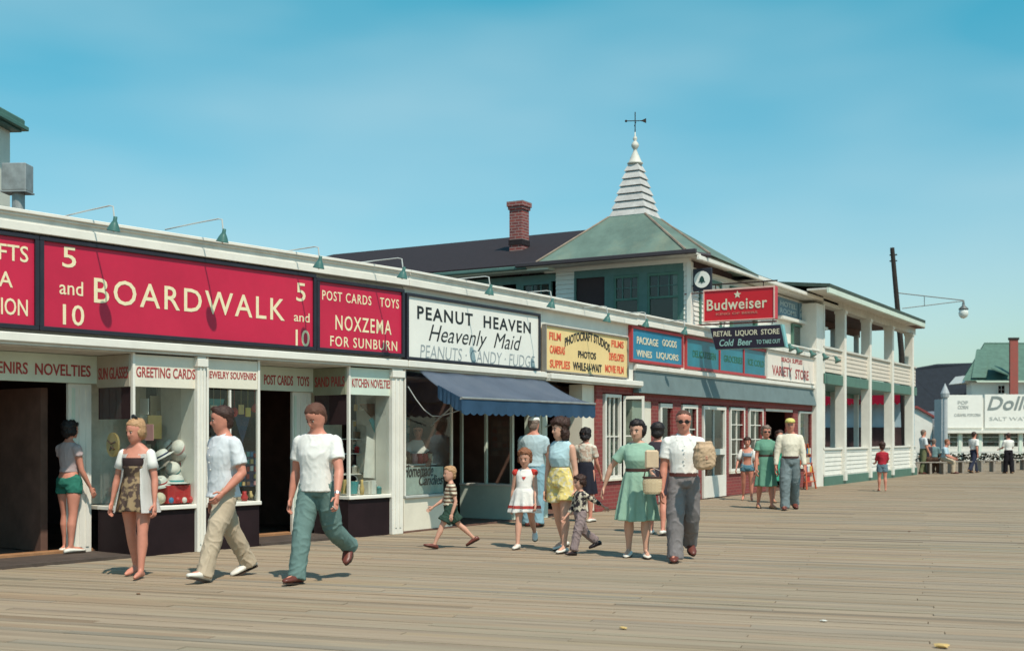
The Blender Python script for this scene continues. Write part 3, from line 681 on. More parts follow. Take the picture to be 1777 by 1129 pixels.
# ---------------------------------------------------------------- hotel behind the shops
hot = thing('hotel', 'white clapboard hotel with green tower roof, louvered spire and dark wing roof behind the shops', 'hotel', (-12.6, 27, 3.6))
HY, HX = 26.0, -10.62                                  # camera-facing wall, street-facing wall
FN = Frame((0, HY), R(90))                              # u = x, v out towards the camera
FS = Frame((HX, 0), 0)                                  # u = y
Zb, Ze = 3.55, 5.42
def siding(F, u0, u1, z0, z1, v, m, parent, name='siding', step=.11):
    b = B(); z = z0
    while z < z1 - .01:
        t = min(z + step - .004, z1); p = F.pt
        hexa(b, [p(u0, v - .02, z), p(u1, v - .02, z), p(u1, v + .022, z), p(u0, v + .022, z), p(u0, v - .02, t), p(u1, v - .02, t), p(u1, v + .004, t), p(u0, v + .004, t)])
        z += step
    return tag(obj(name, b, m, parent), kind='stuff')
xc = HX
def X(px): return FN.u(px)
def Y(px): return FS.u(px)
# long wing along -x
qbox('wing_wall', FN, -26, X(965), -.3, -.05, 2.5, Ze, grime, hot)
qbox('wing_lower_wall', FN, -26, X(965), -6, -.302, 2.5, Ze - .02, darkroom, hot)
# dark and glazed openings in the wing
for a, b_, k in ((855, 896, 'dark'), (906, 958, 'win'), (800, 846, 'dark'), (740, 790, 'dark'), (690, 730, 'dark')):
    if k == 'win': 
        w = glazed(FN, a, b_, 3.9, 5.240, .0, hot, m=teal, cols=3, rows=3, fw=.06)
        qbox('dark_opening', FN, X(a) + .06, X(b_) - .06, -.045, -.03, 3.95, 5.190, darkroom, hot)
    else: qbox('dark_opening', FN, X(a), X(b_), -.06, .0, 3.9, 5.090, mat('dark_unlit_sheet', (.04, .02, .02), .7), hot)  # flat dark sheet, unlit depth of the opening put into its colour
qbox('green_board', FN, X(735), X(965), -.045, -.0, 5.240, 5.420, teal, hot); qbox('green_board', FN, X(896), X(906), -.045, .01, 3.9, 5.240, teal, hot)
qbox('eave_board', FN, -26, X(965), -.05, .42, 5.480, 5.540, palegreen, hot); qbox('gutter', FN, -26, X(930), .422, .52, 5.510, 5.600, teal, hot, .02)
# wing roof: ridge at y=HY+4
def wing():
    b = B(); x0, x1 = -25.2, -13.6; y0, y1, y2 = HY - .5, HY + 4.2, HY + 9
    xr0 = ground(560, 38.4).x + .3
    prism(b, [(x0 - 1, y0, 5.580), (x1, y0, 5.580), (x1, y1, 7.16), (xr0, y1, 7.16)], (0, 0, .06))
    prism(b, [(x0 - 1, y2, 5.580), (x1, y2, 5.580), (x1, y1 + .002, 7.16), (xr0, y1 + .002, 7.16)], (0, 0, .06))
    prism(b, [(x0 - 1, y0, 5.580), (xr0, y1, 7.16), (x0 - 1, y2, 5.580)], (0, 0, .05))
    obj('wing_roof', b, roofdark, hot)
wing()
# tower walls, camera side
tx0 = X(965)
qbox('tower_core', FN, tx0, HX - .05, -3.0, -.5, 2.6, 5.540, darkroom, hot)
siding(FN, tx0, X(997), 3.6, 5.440, 0, white, hot); siding(FN, X(1186), HX, 3.6, 5.440, 0, white, hot)
qbox('corner_board', FN, HX - .02, HX + .09, -.1, .05, 3.6, 5.460, white, hot, .005)
qbox('lintel', FN, X(997), X(1186), -.06, .02, 5.260, 5.440, teal, hot)
qbox('lower_wall', FN, X(997), X(1186), -.06, .0, 3.4, 3.92, white, hot)
for a, b_ in ((997, 1000), (1050, 1066), (1110, 1124), (1180, 1187)): qbox('green_post', FN, X(a), X(b_), -.06, .03, 3.92, 5.260, teal, hot)
qbox('sash_board', FN, X(1000), X(1050), -.05, -.02, 3.92, 5.260, mat('dark_unlit_sheet', 0), hot)  # dark sheet in place of an open bay, its inner shade painted in
for a, b_ in ((1066, 1110), (1124, 1180)):
    w = B(); u0, u1 = X(a), X(b_)
    for c, d, e, f in ((u0, u1, 5.190, 5.255), (u0, u1, 4.660, 4.710), (u0, u1, 3.925, 3.98), (u0, u0 + .05, 3.98, 4.660), (u1 - .05, u1, 3.98, 4.660), (u0, u0 + .05, 4.710, 5.190), (u1 - .05, u1, 4.710, 5.190)): box(w, FN, c, d, -.04, .02, e, f)
    o = obj('window', w, green, hot)
    for k in (1, 2): qbox('muntin', FN, u0 + (u1 - u0) * k / 3 - .012, u0 + (u1 - u0) * k / 3 + .012, -.03, .01, 4.710, 5.190, teal, o)
    qbox('muntin', FN, u0 + .05, u1 - .05, -.028, .005, 4.940, 4.960, teal, o)
    qbox('pane', FN, u0 + .05, u1 - .05, -.02, -.015, 3.98, 5.190, wglass, o)
    qbox('blind', FN, u0 + .05, u1 - .05, -.10, -.06, 3.98, 4.640, mat('brown_blind', (.12, .07, .05), .8), o)
# eave boards of the tower
def rim(z0, z1, o, m, name):
    b = B(); box(b, FN, -14.75, HX + o, -.02, o, z0, z1); box(b, FS, HY - o - .0 + .0, 36.9, -.02, o, z0 + .001, z1 + .001); return obj(name, b, m, hot)
qbox('frieze', FN, tx0 - .3, HX + .06, -.04, .06, 5.440, 5.540, white, hot)
qbox('soffit', FN, -14.75, HX + .40, -3.4, .5, 5.542, 5.580, grime, hot); qbox('gutter', FN, -14.9, HX + .42, .502, .58, 5.560, 5.660, mat('dark_gutter', (.05, .04, .045), .5), hot, .015)
# tower hip roof with a cut corner and a flat top for the spire
tcx, tcy = -12.62, 27.45
def towerroof():
    zt = 6.86; h = .49
    b = B(); base = [b.verts.new(p) for p in ((-14.35, 25.5, 5.64), (-10.48, 25.5, 5.64), (-10.12, 26.05, 5.60), (-10.12, 29.5, 5.51), (-14.35, 29.4, 5.60))]
    top = [b.verts.new(p) for p in ((tcx - h, tcy - h, zt), (tcx + h, tcy - h, zt), (tcx + h, tcy + h, zt), (tcx - h, tcy + h, zt))]
    b.faces.new([base[0], base[1], top[1], top[0]]); b.faces.new([base[1], base[2], top[2], top[1]]); b.faces.new([base[2], base[3], top[2]])
    b.faces.new([base[3], base[4], top[3], top[2]]); b.faces.new([base[4], base[0], top[0], top[3]]); b.faces.new(top); b.faces.new(base[::-1])
    r = obj('tower_roof', b, roofgreen, hot)
    for p, q in ((0, 0), (1, 1), (2, 2)):
        P0 = ((-14.35, 25.5, 5.66), (-10.48, 25.5, 5.66), (-10.12, 26.05, 5.62))[p]; Q0 = ((tcx - h, tcy - h, zt), (tcx + h, tcy - h, zt), (tcx + h, tcy + h, zt))[q]
        c = B(); tube(c, [P0, Q0], .03, 6); obj('hip_cap', c, mat('rusty_hip_cap', (.26, .2, .15), .7, .3, 4), r)
    c = B(); limb_pts = [(-12.15, 26.0, 5.90), (-11.9, 26.12, 6.02), (-11.72, 26.2, 6.10)]; tube(c, limb_pts, [.09, .10, .05], 8); obj('roof_vent', c, bark, r)
    c = B(); tube(c, [(-10.48, 25.47, 5.60), (-10.1, 26.03, 5.56)], .05, 6); obj('gutter', c, mat('dark_gutter', (.05, .04, .045), .5), r)
towerroof()
# louvered spire
sp = thing_sp = B(); zz = 6.86; n = 7; H = 1.34; louv = []
spire = obj('spire', box(B(), WF, tcy - .1, tcy + .1, tcx - .1, tcx + .1, 6.8, 8.2), grime, hot)
for i in range(n):
    z0 = 6.87 + i * H / n * 1.0; z1 = 6.87 + (i + 1) * H / n - .015
    h0 = .49 - .33 * (i / n); h1 = .49 - .33 * ((i + 1) / n) - .035
    b = B(); v = hexa(b, [(tcx - h0, tcy - h0, z0), (tcx + h0, tcy - h0, z0), (tcx + h0, tcy + h0, z0), (tcx - h0, tcy + h0, z0), (tcx - h1, tcy - h1, z1), (tcx + h1, tcy - h1, z1), (tcx + h1, tcy + h1, z1), (tcx - h1, tcy + h1, z1)])
    obj('louvre', b, mat('weathered_louvre_paint', (.52, .50, .48), .7, .2, 5, .3, 20, dirt=.45, dirtcol=(.25, .22, .2)), spire)
    b = B(); box(b, WF, tcy - h1 + .01, tcy + h1 - .01, tcx - h1 + .01, tcx + h1 - .01, z1, z1 + .015); obj('louvre_gap', b, bark, spire)
b = B(); bx(tcx - .50, tcx + .50, tcy - .50, tcy + .50, 6.84, 6.868, b); obj('spire_base', b, teal, spire)
b = B(); lathe(b, [(.19, 8.205), (.20, 8.23), (.16, 8.26), (.12, 8.36), (.06, 8.50), (.04, 8.56), (.05, 8.58), (.09, 8.64), (.095, 8.69), (.06, 8.75), (.03, 8.78), (.055, 8.82), (.05, 8.86), (.018, 8.91), (.012, 9.0)], (tcx, tcy, 0), 16)
obj('finial', b, grime, spire, smooth=True)
wv = thing('weather_vane', 'thin iron weather vane on top of the louvered spire', 'weather vane', (tcx, tcy, 9.2))
b = B(); tube(b, [(tcx, tcy, 8.95), (tcx, tcy, 9.5)], .012, 6); obj('rod', b, bark, wv)
b = B(); tube(b, [(tcx - .2, tcy - .1, 9.28), (tcx + .2, tcy + .1, 9.28)], .012, 5); ball(b, (tcx - .2, tcy - .1, 9.28), .035, sub=1); prism(b, [(tcx + .12, tcy + .06, 9.28), (tcx + .24, tcy + .12, 9.34), (tcx + .24, tcy + .12, 9.22)], (.01, -.01, 0)); obj('arrow', b, bark, wv)
b = B(); tube(b, [(tcx - .1, tcy + .17, 9.2), (tcx + .1, tcy - .17, 9.2)], .009, 5); obj('crossbar', b, bark, wv)
# chimney
chx, chy = ground(901, 32.2).x, ground(901, 32.2).y
ch = obj('chimney', bx(chx - .19, chx + .19, chy - .19, chy + .19, 5.6, 7.68), brick, hot)
obj('corbel', bx(chx - .22, chx + .22, chy - .22, chy + .22, 7.46, 7.54), brick, ch); obj('corbel', bx(chx - .245, chx + .245, chy - .245, chy + .245, 7.54, 7.67), brick, ch)
obj('flashing', bx(chx - .21, chx + .21, chy - .21, chy + .21, 6.52, 6.66), roofdark, ch)
# street side
ye = 36.5
siding(FS, HY + .1, Y(1262), 3.6, 5.3, 0, white, hot)
qbox('street_wall', FS, HY + .05, ye, -.4, -.03, 3.4, 5.38, white, hot)
qbox('street_lower_wall', FS, HY + .05, ye, -5, -.402, 3.4, 5.36, darkroom, hot)
qbox('street_soffit', FS, HY + 3.6, ye + .3, -4, .38, 5.402, 5.44, grime, hot); qbox('street_gutter', FS, HY - .45, ye + .35, .382, .47, 5.42, 5.52, white, hot, .015)
b = B(); prism(b, [(HX + .42, HY + 3.4, 5.5), (HX + .42, ye + .3, 5.5), (HX - 3, ye - 1.2, 6.15), (HX - 3, HY + 3, 6.15)], (0, 0, .05)); prism(b, [(HX - 3.002, HY + 3, 6.15), (HX - 3.002, ye - 1.2, 6.15), (HX - 7, ye + .3, 5.4), (HX - 7, HY + 3, 5.4)], (0, 0, .05)); obj('street_roof', b, mat('grey_green_roof', (.10, .12, .11), .8, .3, 4, .3, 12), hot)
for a, b_ in ((1212, 1250), (1268, 1312)):
    glazed(FS, a, b_, 3.95, 5.2, .0, hot, m=green, cols=1, rows=2, fw=.09); qbox('blind', FS, Y(a) + .09, Y(b_) - .09, -.028, -.015, 4.04, 5.1, green, hot)
glazed(FS, 1374, 1419, 3.98, 4.66, .0, hot, m=green, cols=3, rows=1, fw=.05); qbox('blind', FS, Y(1376), Y(1417), -.028, -.015, 4.0, 4.64, mat('olive_screen', (.07, .07, .035), .8, .3), hot)
qbox('window_sill', FS, Y(1366), Y(1427), .0, .14, 3.86, 3.93, white, hot)
qbox('street_ledge', FS, Y(1350), Y(1428), .0, .16, 4.70, 4.78, white, hot)
qbox('corner_board', FS, ye - .12, ye + .02, -.1, .06, 3.4, 5.38, white, hot)
for nm, a, b_, lines, lab in (('wall_sign', 1349, 1382, ('HOTEL', 'ROOMS'), 'blue painted board on the upper hotel wall, left of the pair over the ledge'), ('wall_sign', 1384, 1426, ('APARTMENTS', 'FOR RENT'), 'blue painted board on the upper hotel wall, right of the pair over the ledge')):
    s = thing(nm, lab, 'sign', FS.pt(Y((a + b_) / 2), .03, 4.8), group='blue boards high on the hotel wall')
    qbox('panel', FS, Y(a), Y(b_), .0, .04, 4.80, 5.30, mat('dusty_blue_board', (.10, .19, .25), .5, .2, 2), s)
    for i, t in enumerate(lines): text('lettering', t, FS, Y(a) + .12, Y(b_) - .15, 5.07 - i * .2, 5.21 - i * .2, .041, mat('pale_blue_lettering', (.42, .5, .5), .5), s, .01, .006)

# ---- projecting signs
PFb = Frame((0, 25.95), R(90)); xb0, xb1 = PFb.u(1221), PFb.u(1345)
bs = thing('beer_sign', 'red box sign reading Budweiser projecting from the hotel over the boardwalk', 'sign', ((xb0 + xb1) / 2, 25.95, 4))
redbox = mat('bright_red_sign', (.55, .012, .022), .35, .06, 1); brightwhite = mat('pale_pink_edge', (.75, .45, .38), .4)
zb0, zb1 = 4.05, 4.78
qbox('box', PFb, xb0, xb1, -.20, 0, zb0, zb1, redbox, bs, .012)
w = B(); box(w, PFb, xb0, xb1, .001, .02, zb1 - .035, zb1); box(w, PFb, xb0, xb1, .001, .02, zb0, zb0 + .02); box(w, PFb, xb1 - .03, xb1, .001, .02, zb0 + .02, zb1 - .035); box(w, PFb, xb0, xb0 + .02, .001, .02, zb0 + .02, zb1 - .035); obj('trim', w, brightwhite, bs)
text('lettering', 'Budweiser', PFb, xb0 + .08, xb1 - .18, zb0 + .25, zb0 + .50, .002, creamletter, bs, .012, .008, sp=1.08)
text('lettering', 'KING OF BEERS', PFb, xb0 + .3, xb1 - .4, zb0 + .14, zb0 + .19, .002, mat('dull_pink_letter', (.6, .2, .15), .5), bs, .01, .006)
def star(F, u, z, r, v, n=5, m=creamletter, parent=None, name='emblem'):
    b = B(); pts = [F.pt(u + (r if i % 2 == 0 else r * .45) * sin(pi * i / n), v, z + (r if i % 2 == 0 else r * .45) * cos(pi * i / n)) for i in range(2 * n)]
    o = F.pt(0, .006, 0) - F.pt(0, 0, 0); prism(b, pts, o); return obj(name, b, m, parent)
star(PFb, (xb0 + xb1) / 2 - .03, zb1 - .15, .09, .002, parent=bs)
for x in (xb0 + .25, xb1 - .3):
    b = B(); tube(b, [(x, 25.85, zb1), (x, 26.05, 5.5), (-10.6, 26.3, 5.52)] if False else [(x, 26.05, zb1 - .01), (x, 26.05, zb1 + .12)], .012, 6); obj('hanger', b, bark, bs)
b = B(); tube(b, [(-10.6, 26.05, zb1 + .12), (xb1 + .02, 26.05, zb1 + .12)], .018, 6); obj('support_bar', b, bark, bs)
b = B(); tube(b, [(-10.6, 26.05, zb0 - .05), (xb1, 26.05, zb0 - .05)], .02, 6); obj('support_bar', b, redp, bs)
PFl = Frame((0, 25.75), R(90)); xl0, xl1 = PFl.u(1231), PFl.u(1360)
rl = thing('liquor_sign', 'dark hanging sign reading RETAIL LIQUOR STORE under the red beer sign', 'sign', ((xl0 + xl1) / 2, 25.75, 3.4))
w = B(); p = PFl.pt; zl0, zl1 = 3.40, 3.90
hexa(w, [p(xl0 + .14, -.18, zl0), p(xl1 + .05, -.18, zl0), p(xl1 + .05, -.02, zl0), p(xl0 + .14, -.02, zl0), p(xl0, -.18, zl1), p(xl1 - .04, -.18, zl1), p(xl1 - .04, -.02, zl1), p(xl0, -.02, zl1)])
obj('box', w, mat('pale_teal_edge', (.2, .42, .42), .4), rl)
w = B(); hexa(w, [p(xl0 + .15, -.018, zl0 + .01), p(xl1 + .02, -.018, zl0 + .01), p(xl1 + .02, .0, zl0 + .01), p(xl0 + .15, .0, zl0 + .01), p(xl0 + .02, -.018, zl1 - .01), p(xl1 - .08, -.018, zl1 - .01), p(xl1 - .08, .0, zl1 - .01), p(xl0 + .02, .0, zl1 - .01)])
obj('face', w, mat('maroon_black_face', (.025, .015, .03), .35), rl)
for t, a, b_, z0, z1, sh, m in (('RETAIL  LIQUOR  STORE', .1, 1.62, .27, .41, 0, creamletter), ('Cold  Beer', .24, 1.0, .07, .22, .2, mat('pale_teal_letter', (.3, .5, .45), .5)), ('TO TAKE OUT', 1.1, 1.64, .09, .18, 0, mat('pale_teal_letter', 0))):
    text('lettering', t, PFl, xl0 + a, xl0 + b_, zl0 + z0, zl0 + z1, .001, m, rl, .012, .006, sh)
b = B(); tube(b, [(xl0 + .3, 25.85, zl1), (xl0 + .3, 25.95, zb0)], .01, 5); tube(b, [(xl1 - .3, 25.85, zl1), (xl1 - .3, 25.95, zb0)], .01, 5); obj('hanger', b, bark, rl)
# telephone sign
PFt = Frame((0, 25.93), R(90)); tu0, tu1 = PFt.u(1202), PFt.u(1235); tu = (tu0 + tu1) / 2; tz = 5.02
tl = thing('telephone_sign', 'square black sign with a white disc and bell at the hotel corner', 'sign', (tu, 25.93, 4.8))
qbox('board', PFt, tu0, tu1, -.06, 0, tz - .26, tz + .26, darkframe, tl, .02)
b = B(); prism(b, [PFt.pt(tu + .19 * cos(2 * pi * i / 28), .002, tz + .19 * sin(2 * pi * i / 28)) for i in range(28)], PFt.pt(0, .01, 0) - PFt.pt(0, 0, 0)); obj('disc', b, signwhite, tl)
b = B(); pr = [(-.085, -.06), (-.06, -.035), (-.05, .02), (-.03, .06), (0, .08), (.03, .06), (.05, .02), (.06, -.035), (.085, -.06), (.02, -.06), (.015, -.085), (-.015, -.085), (-.02, -.06)]
prism(b, [PFt.pt(tu + a, .013, tz + c) for a, c in pr], PFt.pt(0, .008, 0) - PFt.pt(0, 0, 0)); obj('bell', b, mat('dark_green_emblem', (.02, .06, .05), .5), tl)
b = B(); tube(b, [(-10.7, 25.98, 4.72), (tu1, 25.98, 4.72)], .015, 6); obj('bracket', b, redp, tl)

# ---------------------------------------------------------------- two-storey porch house
DX = -10.15; FD = Frame((DX, 0), 0)
por = thing('porch_house', 'two-storey open white porch with square piers and green trim', 'building', (DX, 40, 0))
y0, y1 = FD.u(1429), FD.u(1589)
depth = 2.1
qbox('base', FD, y0, y1, -depth, .06, -.05, .27, green, por, .01)
qbox('porch_floor', FD, y0, y1, -depth, .03, .272, .32, grime, por)
def clapp(ua, ub, z0, z1, v, n='siding'): return siding(FD, ua, ub, z0, z1, v, white, por, n, .13)
qbox('rail_wall', FD, y0, y1, -.12, -.025, .32, 1.06, white, por); clapp(y0, y1, .32, 1.06, -.02); qbox('rail_cap', FD, y0, y1, -.15, .04, 1.06, 1.11, white, por)
qbox('upper_rail_wall', FD, y0, y1, -.12, -.025, 3.36, 4.05, cream, por); siding(FD, y0, y1, 3.36, 4.05, -.02, mat('warm_white_boards', (.62, .54, .45), .6, .08, 4), por, 'siding', .13)
qbox('upper_rail_cap', FD, y0, y1, -.15, .04, 4.05, 4.11, grime, por)
qbox('green_beam', FD, y0, y1, -.3, .05, 3.0, 3.31, green, por, .01); qbox('mid_floor', FD, y0, y1, -depth, -.302, 3.05, 3.25, green, por)
qbox('top_beam', FD, y0, y1, -.3, -.0, 5.32, 5.56, grime, por)
for px in (1466, 1510, 1549, 1584):
    u = FD.u(px, .1)
    p = qbox('pier', FD, u, u + .22, -.20, .1, .1, 5.32, white, por, .006)
    qbox('cap', FD, u - .03, u + .25, -.22, .13, 5.22, 5.318, white, p); qbox('foot', FD, u - .02, u + .24, -.21, .12, .1, .4, white, p)
u = y0; p = qbox('pier', FD, u, u + .1, -.20, .02, .1, 5.32, white, por, .006)
for uu in [FD.u(px, .1) for px in (1466, 1549, 1584)]:       # rear posts
    qbox('rear_post', FD, uu + .0, uu + .16, -depth, -depth + .16, .3, 5.32, bark if False else grime, por)
qbox('ceiling', FD, y0 - .6, y1 + .2, -depth - .2, .3, 5.562, 5.62, brownroom, por)
b = B(); ex0, ex1 = FD.u(1440, .65), FD.u(1606, .65)
prism(b, [(DX + .65, ex0, 5.62), (DX + .65, ex1, 5.62), (DX - depth - .6, ex1, 5.95), (DX - depth - .6, ex0, 5.95)], (0, 0, .10)); obj('roof', b, mat('dark_green_roof', (.05, .075, .06), .8, .3, 4, .3), por)
qbox('fascia', FD, ex0, ex1, .56, .645, 5.46, 5.618, palegreen, por, .01); qbox('soffit', FD, ex0, ex1, .0, .56, 5.56, 5.61, grime, por)
qbox('rear_rail_wall', FD, y0, y1, -depth - .04, -depth, 3.26, 3.9, green, por); qbox('rear_top_beam', FD, y0, y1, -depth - .1, -depth, 5.30, 5.56, brownroom, por)
qbox('lower_rear_rail', FD, y0, y1, -depth - .04, -depth, .32, .9, grime, por); qbox('rear_beam', FD, y0, y1, -depth - .1, -depth, 2.9, 3.05, green, por)
qbox('side_wall', FD, y0 - .7, y0 - .002, -.6, .0, -.05, 5.3, white, por)

# ---------------------------------------------------------------- utility pole with street lamp
pp = ground(1562, 50)
ul_ = thing('utility_pole', 'dark leaning utility pole rising behind the porch roof', 'pole', pp)
b = B(); tube(b, [(pp.x + .25, pp.y, 0), (pp.x + .05, pp.y, 5), (pp.x - .3, pp.y - .1, 9.25)], [.14, .12, .09], 10); obj('pole', b, bark, ul_)
for k, z in enumerate((8.7, 8.95)): 
    b = B(); tube(b, [(pp.x - .4, pp.y - .1, z), (pp.x - .1, pp.y - .1, z)], .03, 6); obj('insulator', b, bark, ul_)
sl_ = thing('street_lamp', 'long bracket lamp reaching over the boardwalk from the utility pole', 'street lamp', pp)
a0, a1 = ground(1566, 50), ground(1672, 50)
zz = lambda py, d=50: EYE + (HZ - py) / FPX * d
b = B(); tube(b, [(a0.x - .15, a0.y, zz(508)), (a1.x, a1.y, zz(521))], .022, 6); tube(b, [(a0.x, a0.y, zz(535)), (a1.x, a1.y, zz(522))], .02, 6)
m_ = (a0 + a1) / 2; tube(b, [(m_.x - .3, m_.y - .2, zz(514)), (m_.x - .3, m_.y - .2, zz(530))], .015, 5); obj('bracket', b, mat('grey_iron', (.12, .13, .13), .5), sl_)
b = B(); lathe(b, [(.03, zz(521)), (.05, zz(526)), (.06, zz(530)), (.19, zz(535)), (.2, zz(537)), (.05, zz(536))], (a1.x, a1.y, 0), 14); obj('shade', b, mat('grey_iron', 0), sl_, smooth=True)
b = B(); ball(b, (a1.x, a1.y, zz(543)), .2, 1, 1, 1.15, 2); obj('globe', b, mat('milk_glass', (.7, .72, .68), .25), sl_, smooth=True)

# ---------------------------------------------------------------- far end of the boardwalk
def far(d): return Frame((FW * d), R(90) - YAW)
F7 = far(70); U7 = lambda px, v=0: F7.u(px, v); Z7 = lambda py, d=70: EYE + (HZ - py) / FPX * d
bsh = thing('blue_shop', 'low pale blue shop with a red valance seen through the lower porch', 'shop', (-13.5, 53, 0))
FQ = Frame((0, 53), R(90))
qbox('wall', FQ, -20, -11.45, -.4, 0, 0, 3.75, mat('pale_blue_wall', (.38, .50, .56), .7, .15, 2), bsh)
qbox('dark_counter_opening', FQ, -19.9, -11.6, .0, .04, 1.0, 1.85, darkroom, bsh); qbox('counter', FQ, -19.9, -11.5, .0, .4, 0, .98, white, bsh)
valance(bsh, FQ.pt(-19.9, .6, 3.42), FQ.pt(-11.45, .6, 3.42), .62, 'red_valance', signred); qbox('awning_top', FQ, -19.9, -11.45, .0, .6, 3.42, 3.46, brownroom, bsh)
for x in (-18, -16.2, -14.6, -13.3, -12.3): qbox('post', FQ, x, x + .12, .041, .12, .98, 3.4, white, bsh)
dol = thing('far_shop', 'white single-storey shop with large windows across the end of the boardwalk', 'shop', F7.pt(U7(1710), 0, 0))
qbox('upper_wall', F7, U7(1640), U7(1900), -.3, .0, Z7(752), Z7(690), white, dol); qbox('roof', F7, U7(1640), U7(1900), -.8, -.302, Z7(694), Z7(691), roofdark, dol)
qbox('ledge', F7, U7(1640), U7(1900), .0, .3, Z7(751), Z7(746), white, dol)
qbox('lower_wall', F7, U7(1640), U7(1900), -.3, .0, 0, Z7(776), white, dol); qbox('interior_wall', F7, U7(1640), U7(1900), -1.3, -1.2, 0, Z7(695), darkroom, dol)
qbox('side_wall', F7, U7(1640) - .2, U7(1640), -1.2, .0, 0, Z7(692), mat('grey_side_wall', (.4, .42, .43), .6), dol)
for a in (1640, 1663, 1698, 1735, 1768, 1800, 1835): qbox('post', F7, U7(a), U7(a) + .16, -.05, .06, Z7(800), Z7(748), palegreen, dol)
for a, b_ in ((1646, 1663), (1668, 1698), (1703, 1735), (1740, 1768), (1773, 1800)):
    o = glazed(F7, a, b_, Z7(776), Z7(748), -.04, dol, cols=1, rows=3, fw=.06)
    for y in (774, 764): qbox('shelf', F7, U7(a), U7(b_), -.6, -.2, Z7(y), Z7(y) + .06, grime, o)
cs = [mat('soft_goods_%s' % n, c, .6) for n, c in (('white', (.6, .58, .5)), ('brown', (.2, .1, .05)), ('red', (.4, .05, .04)), ('teal', (.08, .22, .22)))]
rg = random.Random(5)
ORD = 'first second third fourth fifth sixth seventh eighth ninth tenth eleventh twelfth thirteenth fourteenth fifteenth sixteenth'.split()
for y, nm in ((774, 'middle shelf'), (764, 'top shelf'), (797, 'bottom ledge')):
    for i in range(9):
        px = 1650 + i * 14.6 + rg.uniform(-3, 3); u = U7(px, -.4); h = rg.uniform(.12, .3); m_ = rg.choice(cs)
        tag(qbox('shelf_box', F7, u, u + rg.uniform(.12, .35), -.55, -.25, Z7(y) + .065, Z7(y) + .065 + h, m_, None), m_.name.split('_')[-1].split('.')[0] + ' box, ' + ORD[i] + ' from the left on the ' + nm + ' of the far shop window', 'box', 'goods on the shelves of the far shop')
ds = thing('far_sign', 'white roadside sign band of the far shop with cursive grey Dolle lettering', 'sign', F7.pt(U7(1760), 0, 4), )
qbox('panel', F7, U7(1708), U7(1880), .002, .1, Z7(742), Z7(684), signwhite, ds)
text('lettering', "Dolle's", F7, U7(1712), U7(1812), Z7(711), Z7(686), .101, mat('grey_cursive', (.22, .25, .24), .5), ds, .012, .03, .3)
text('lettering', 'SALT WATER TAFFY', F7, U7(1716), U7(1840), Z7(729), Z7(723), .101, mat('pale_grey_letter', (.45, .46, .43), .5), ds, .0, .02)
ds2 = thing('far_sign', 'white sign panel left of the cursive sign on the far shop, with small grey print', 'sign', F7.pt(U7(1670), 0, 4))
qbox('panel', F7, U7(1643), U7(1704), .002, .1, Z7(742), Z7(685), signwhite, ds2)
for i, t in enumerate(('POP', 'CORN')): text('lettering', t, F7, U7(1661), U7(1679), Z7(701 + i * 8), Z7(695 + i * 8), .101, mat('pale_grey_letter', 0), ds2, .02, .02)
text('lettering', 'CARAMEL POPCORN', F7, U7(1655), U7(1700), Z7(722), Z7(717), .101, mat('pale_grey_letter', 0), ds2, .0, .02)
# pointed post
F6 = far(66); Z6 = lambda py: Z7(py, 66)
pt_ = F6.pt(F6.u(1640), 0, 0)
kp = thing('pointed_post', 'white post with a pointed cap at the corner of the far shop', 'post', pt_)
b = B(); lathe(b, [(.14, 0), (.13, Z6(690)), (.2, Z6(689)), (.24, Z6(682)), (.0, Z6(664))], pt_, 10); obj('post', b, mat('grey_side_wall', 0), kp)
# green-roofed house behind
F8 = far(88); Z8 = lambda py: Z7(py, 88); U8 = lambda px: F8.u(px)
gh = thing('green_roof_house', 'tall house with a stepped green shingle roof and red chimney behind the far shop', 'house', F8.pt(U8(1740), 0, 0))
gr_ = mat('green_shingles', (.085, .16, .125), .85, .2, 3, .4, 10)
qbox('wall', F8, U8(1686), U8(1860), -1, 0, 0, Z8(663), white, gh)
def slope(name, pts, back, m, parent):
    b = B(); pr = [F8.pt(F8.u(px, v), v, EYE + (HZ - py) / FPX * (88 - v)) for px, py, v in pts]; prism(b, pr, back); return obj(name, b, m, parent)
rf = slope('roof', ((1670, 660, .6), (1870, 660, .6), (1850, 597, -4), (1708, 597, -4)), (0, .3, .12), gr_, gh)
slope('roof', ((1686, 655, .62), (1712, 655, .62), (1712, 608, -3.1), (1694, 608, -3.1)), (0, .3, .12), gr_, gh)
slope('rear_roof', ((1670, 660, -9), (1870, 660, -9), (1850, 597, -4.01), (1708, 597, -4.01)), (0, 0, .12), gr_, gh)
slope('gable', ((1672, 664, -.2), (1697, 664, -.2), (1684, 650, -.2)), F8.pt(0, -3, 0) - F8.pt(0, 0, 0), white, gh)
w = glazed(F8, 1730, 1745, Z8(684), Z8(667), .02, gh, m=white, cols=2, rows=2, fw=.08)
qbox('window_dark', F8, U8(1731), U8(1744), -.0, .005, Z8(683), Z8(668), darkroom, gh)
chm = qbox('chimney', F8, F8.u(1753, 1.3), F8.u(1767, 1.3), 1.1, 1.3, 2, Z8(592), brick_mat('far_brick', (.33, .05, .04), (.25, .05, .04), (.3, .15, .12)), gh); qbox('chimney_cap', F8, F8.u(1753, 1.3) - .06, F8.u(1767, 1.3) + .06, 1.06, 1.34, Z8(592), Z8(588), bark, chm)
sm = slope('dormer_roof', ((1720, 640, 1.2), (1752, 652, 1.2), (1752, 644, -.5), (1720, 632, -.5)), (0, 0, .1), gr_, gh)
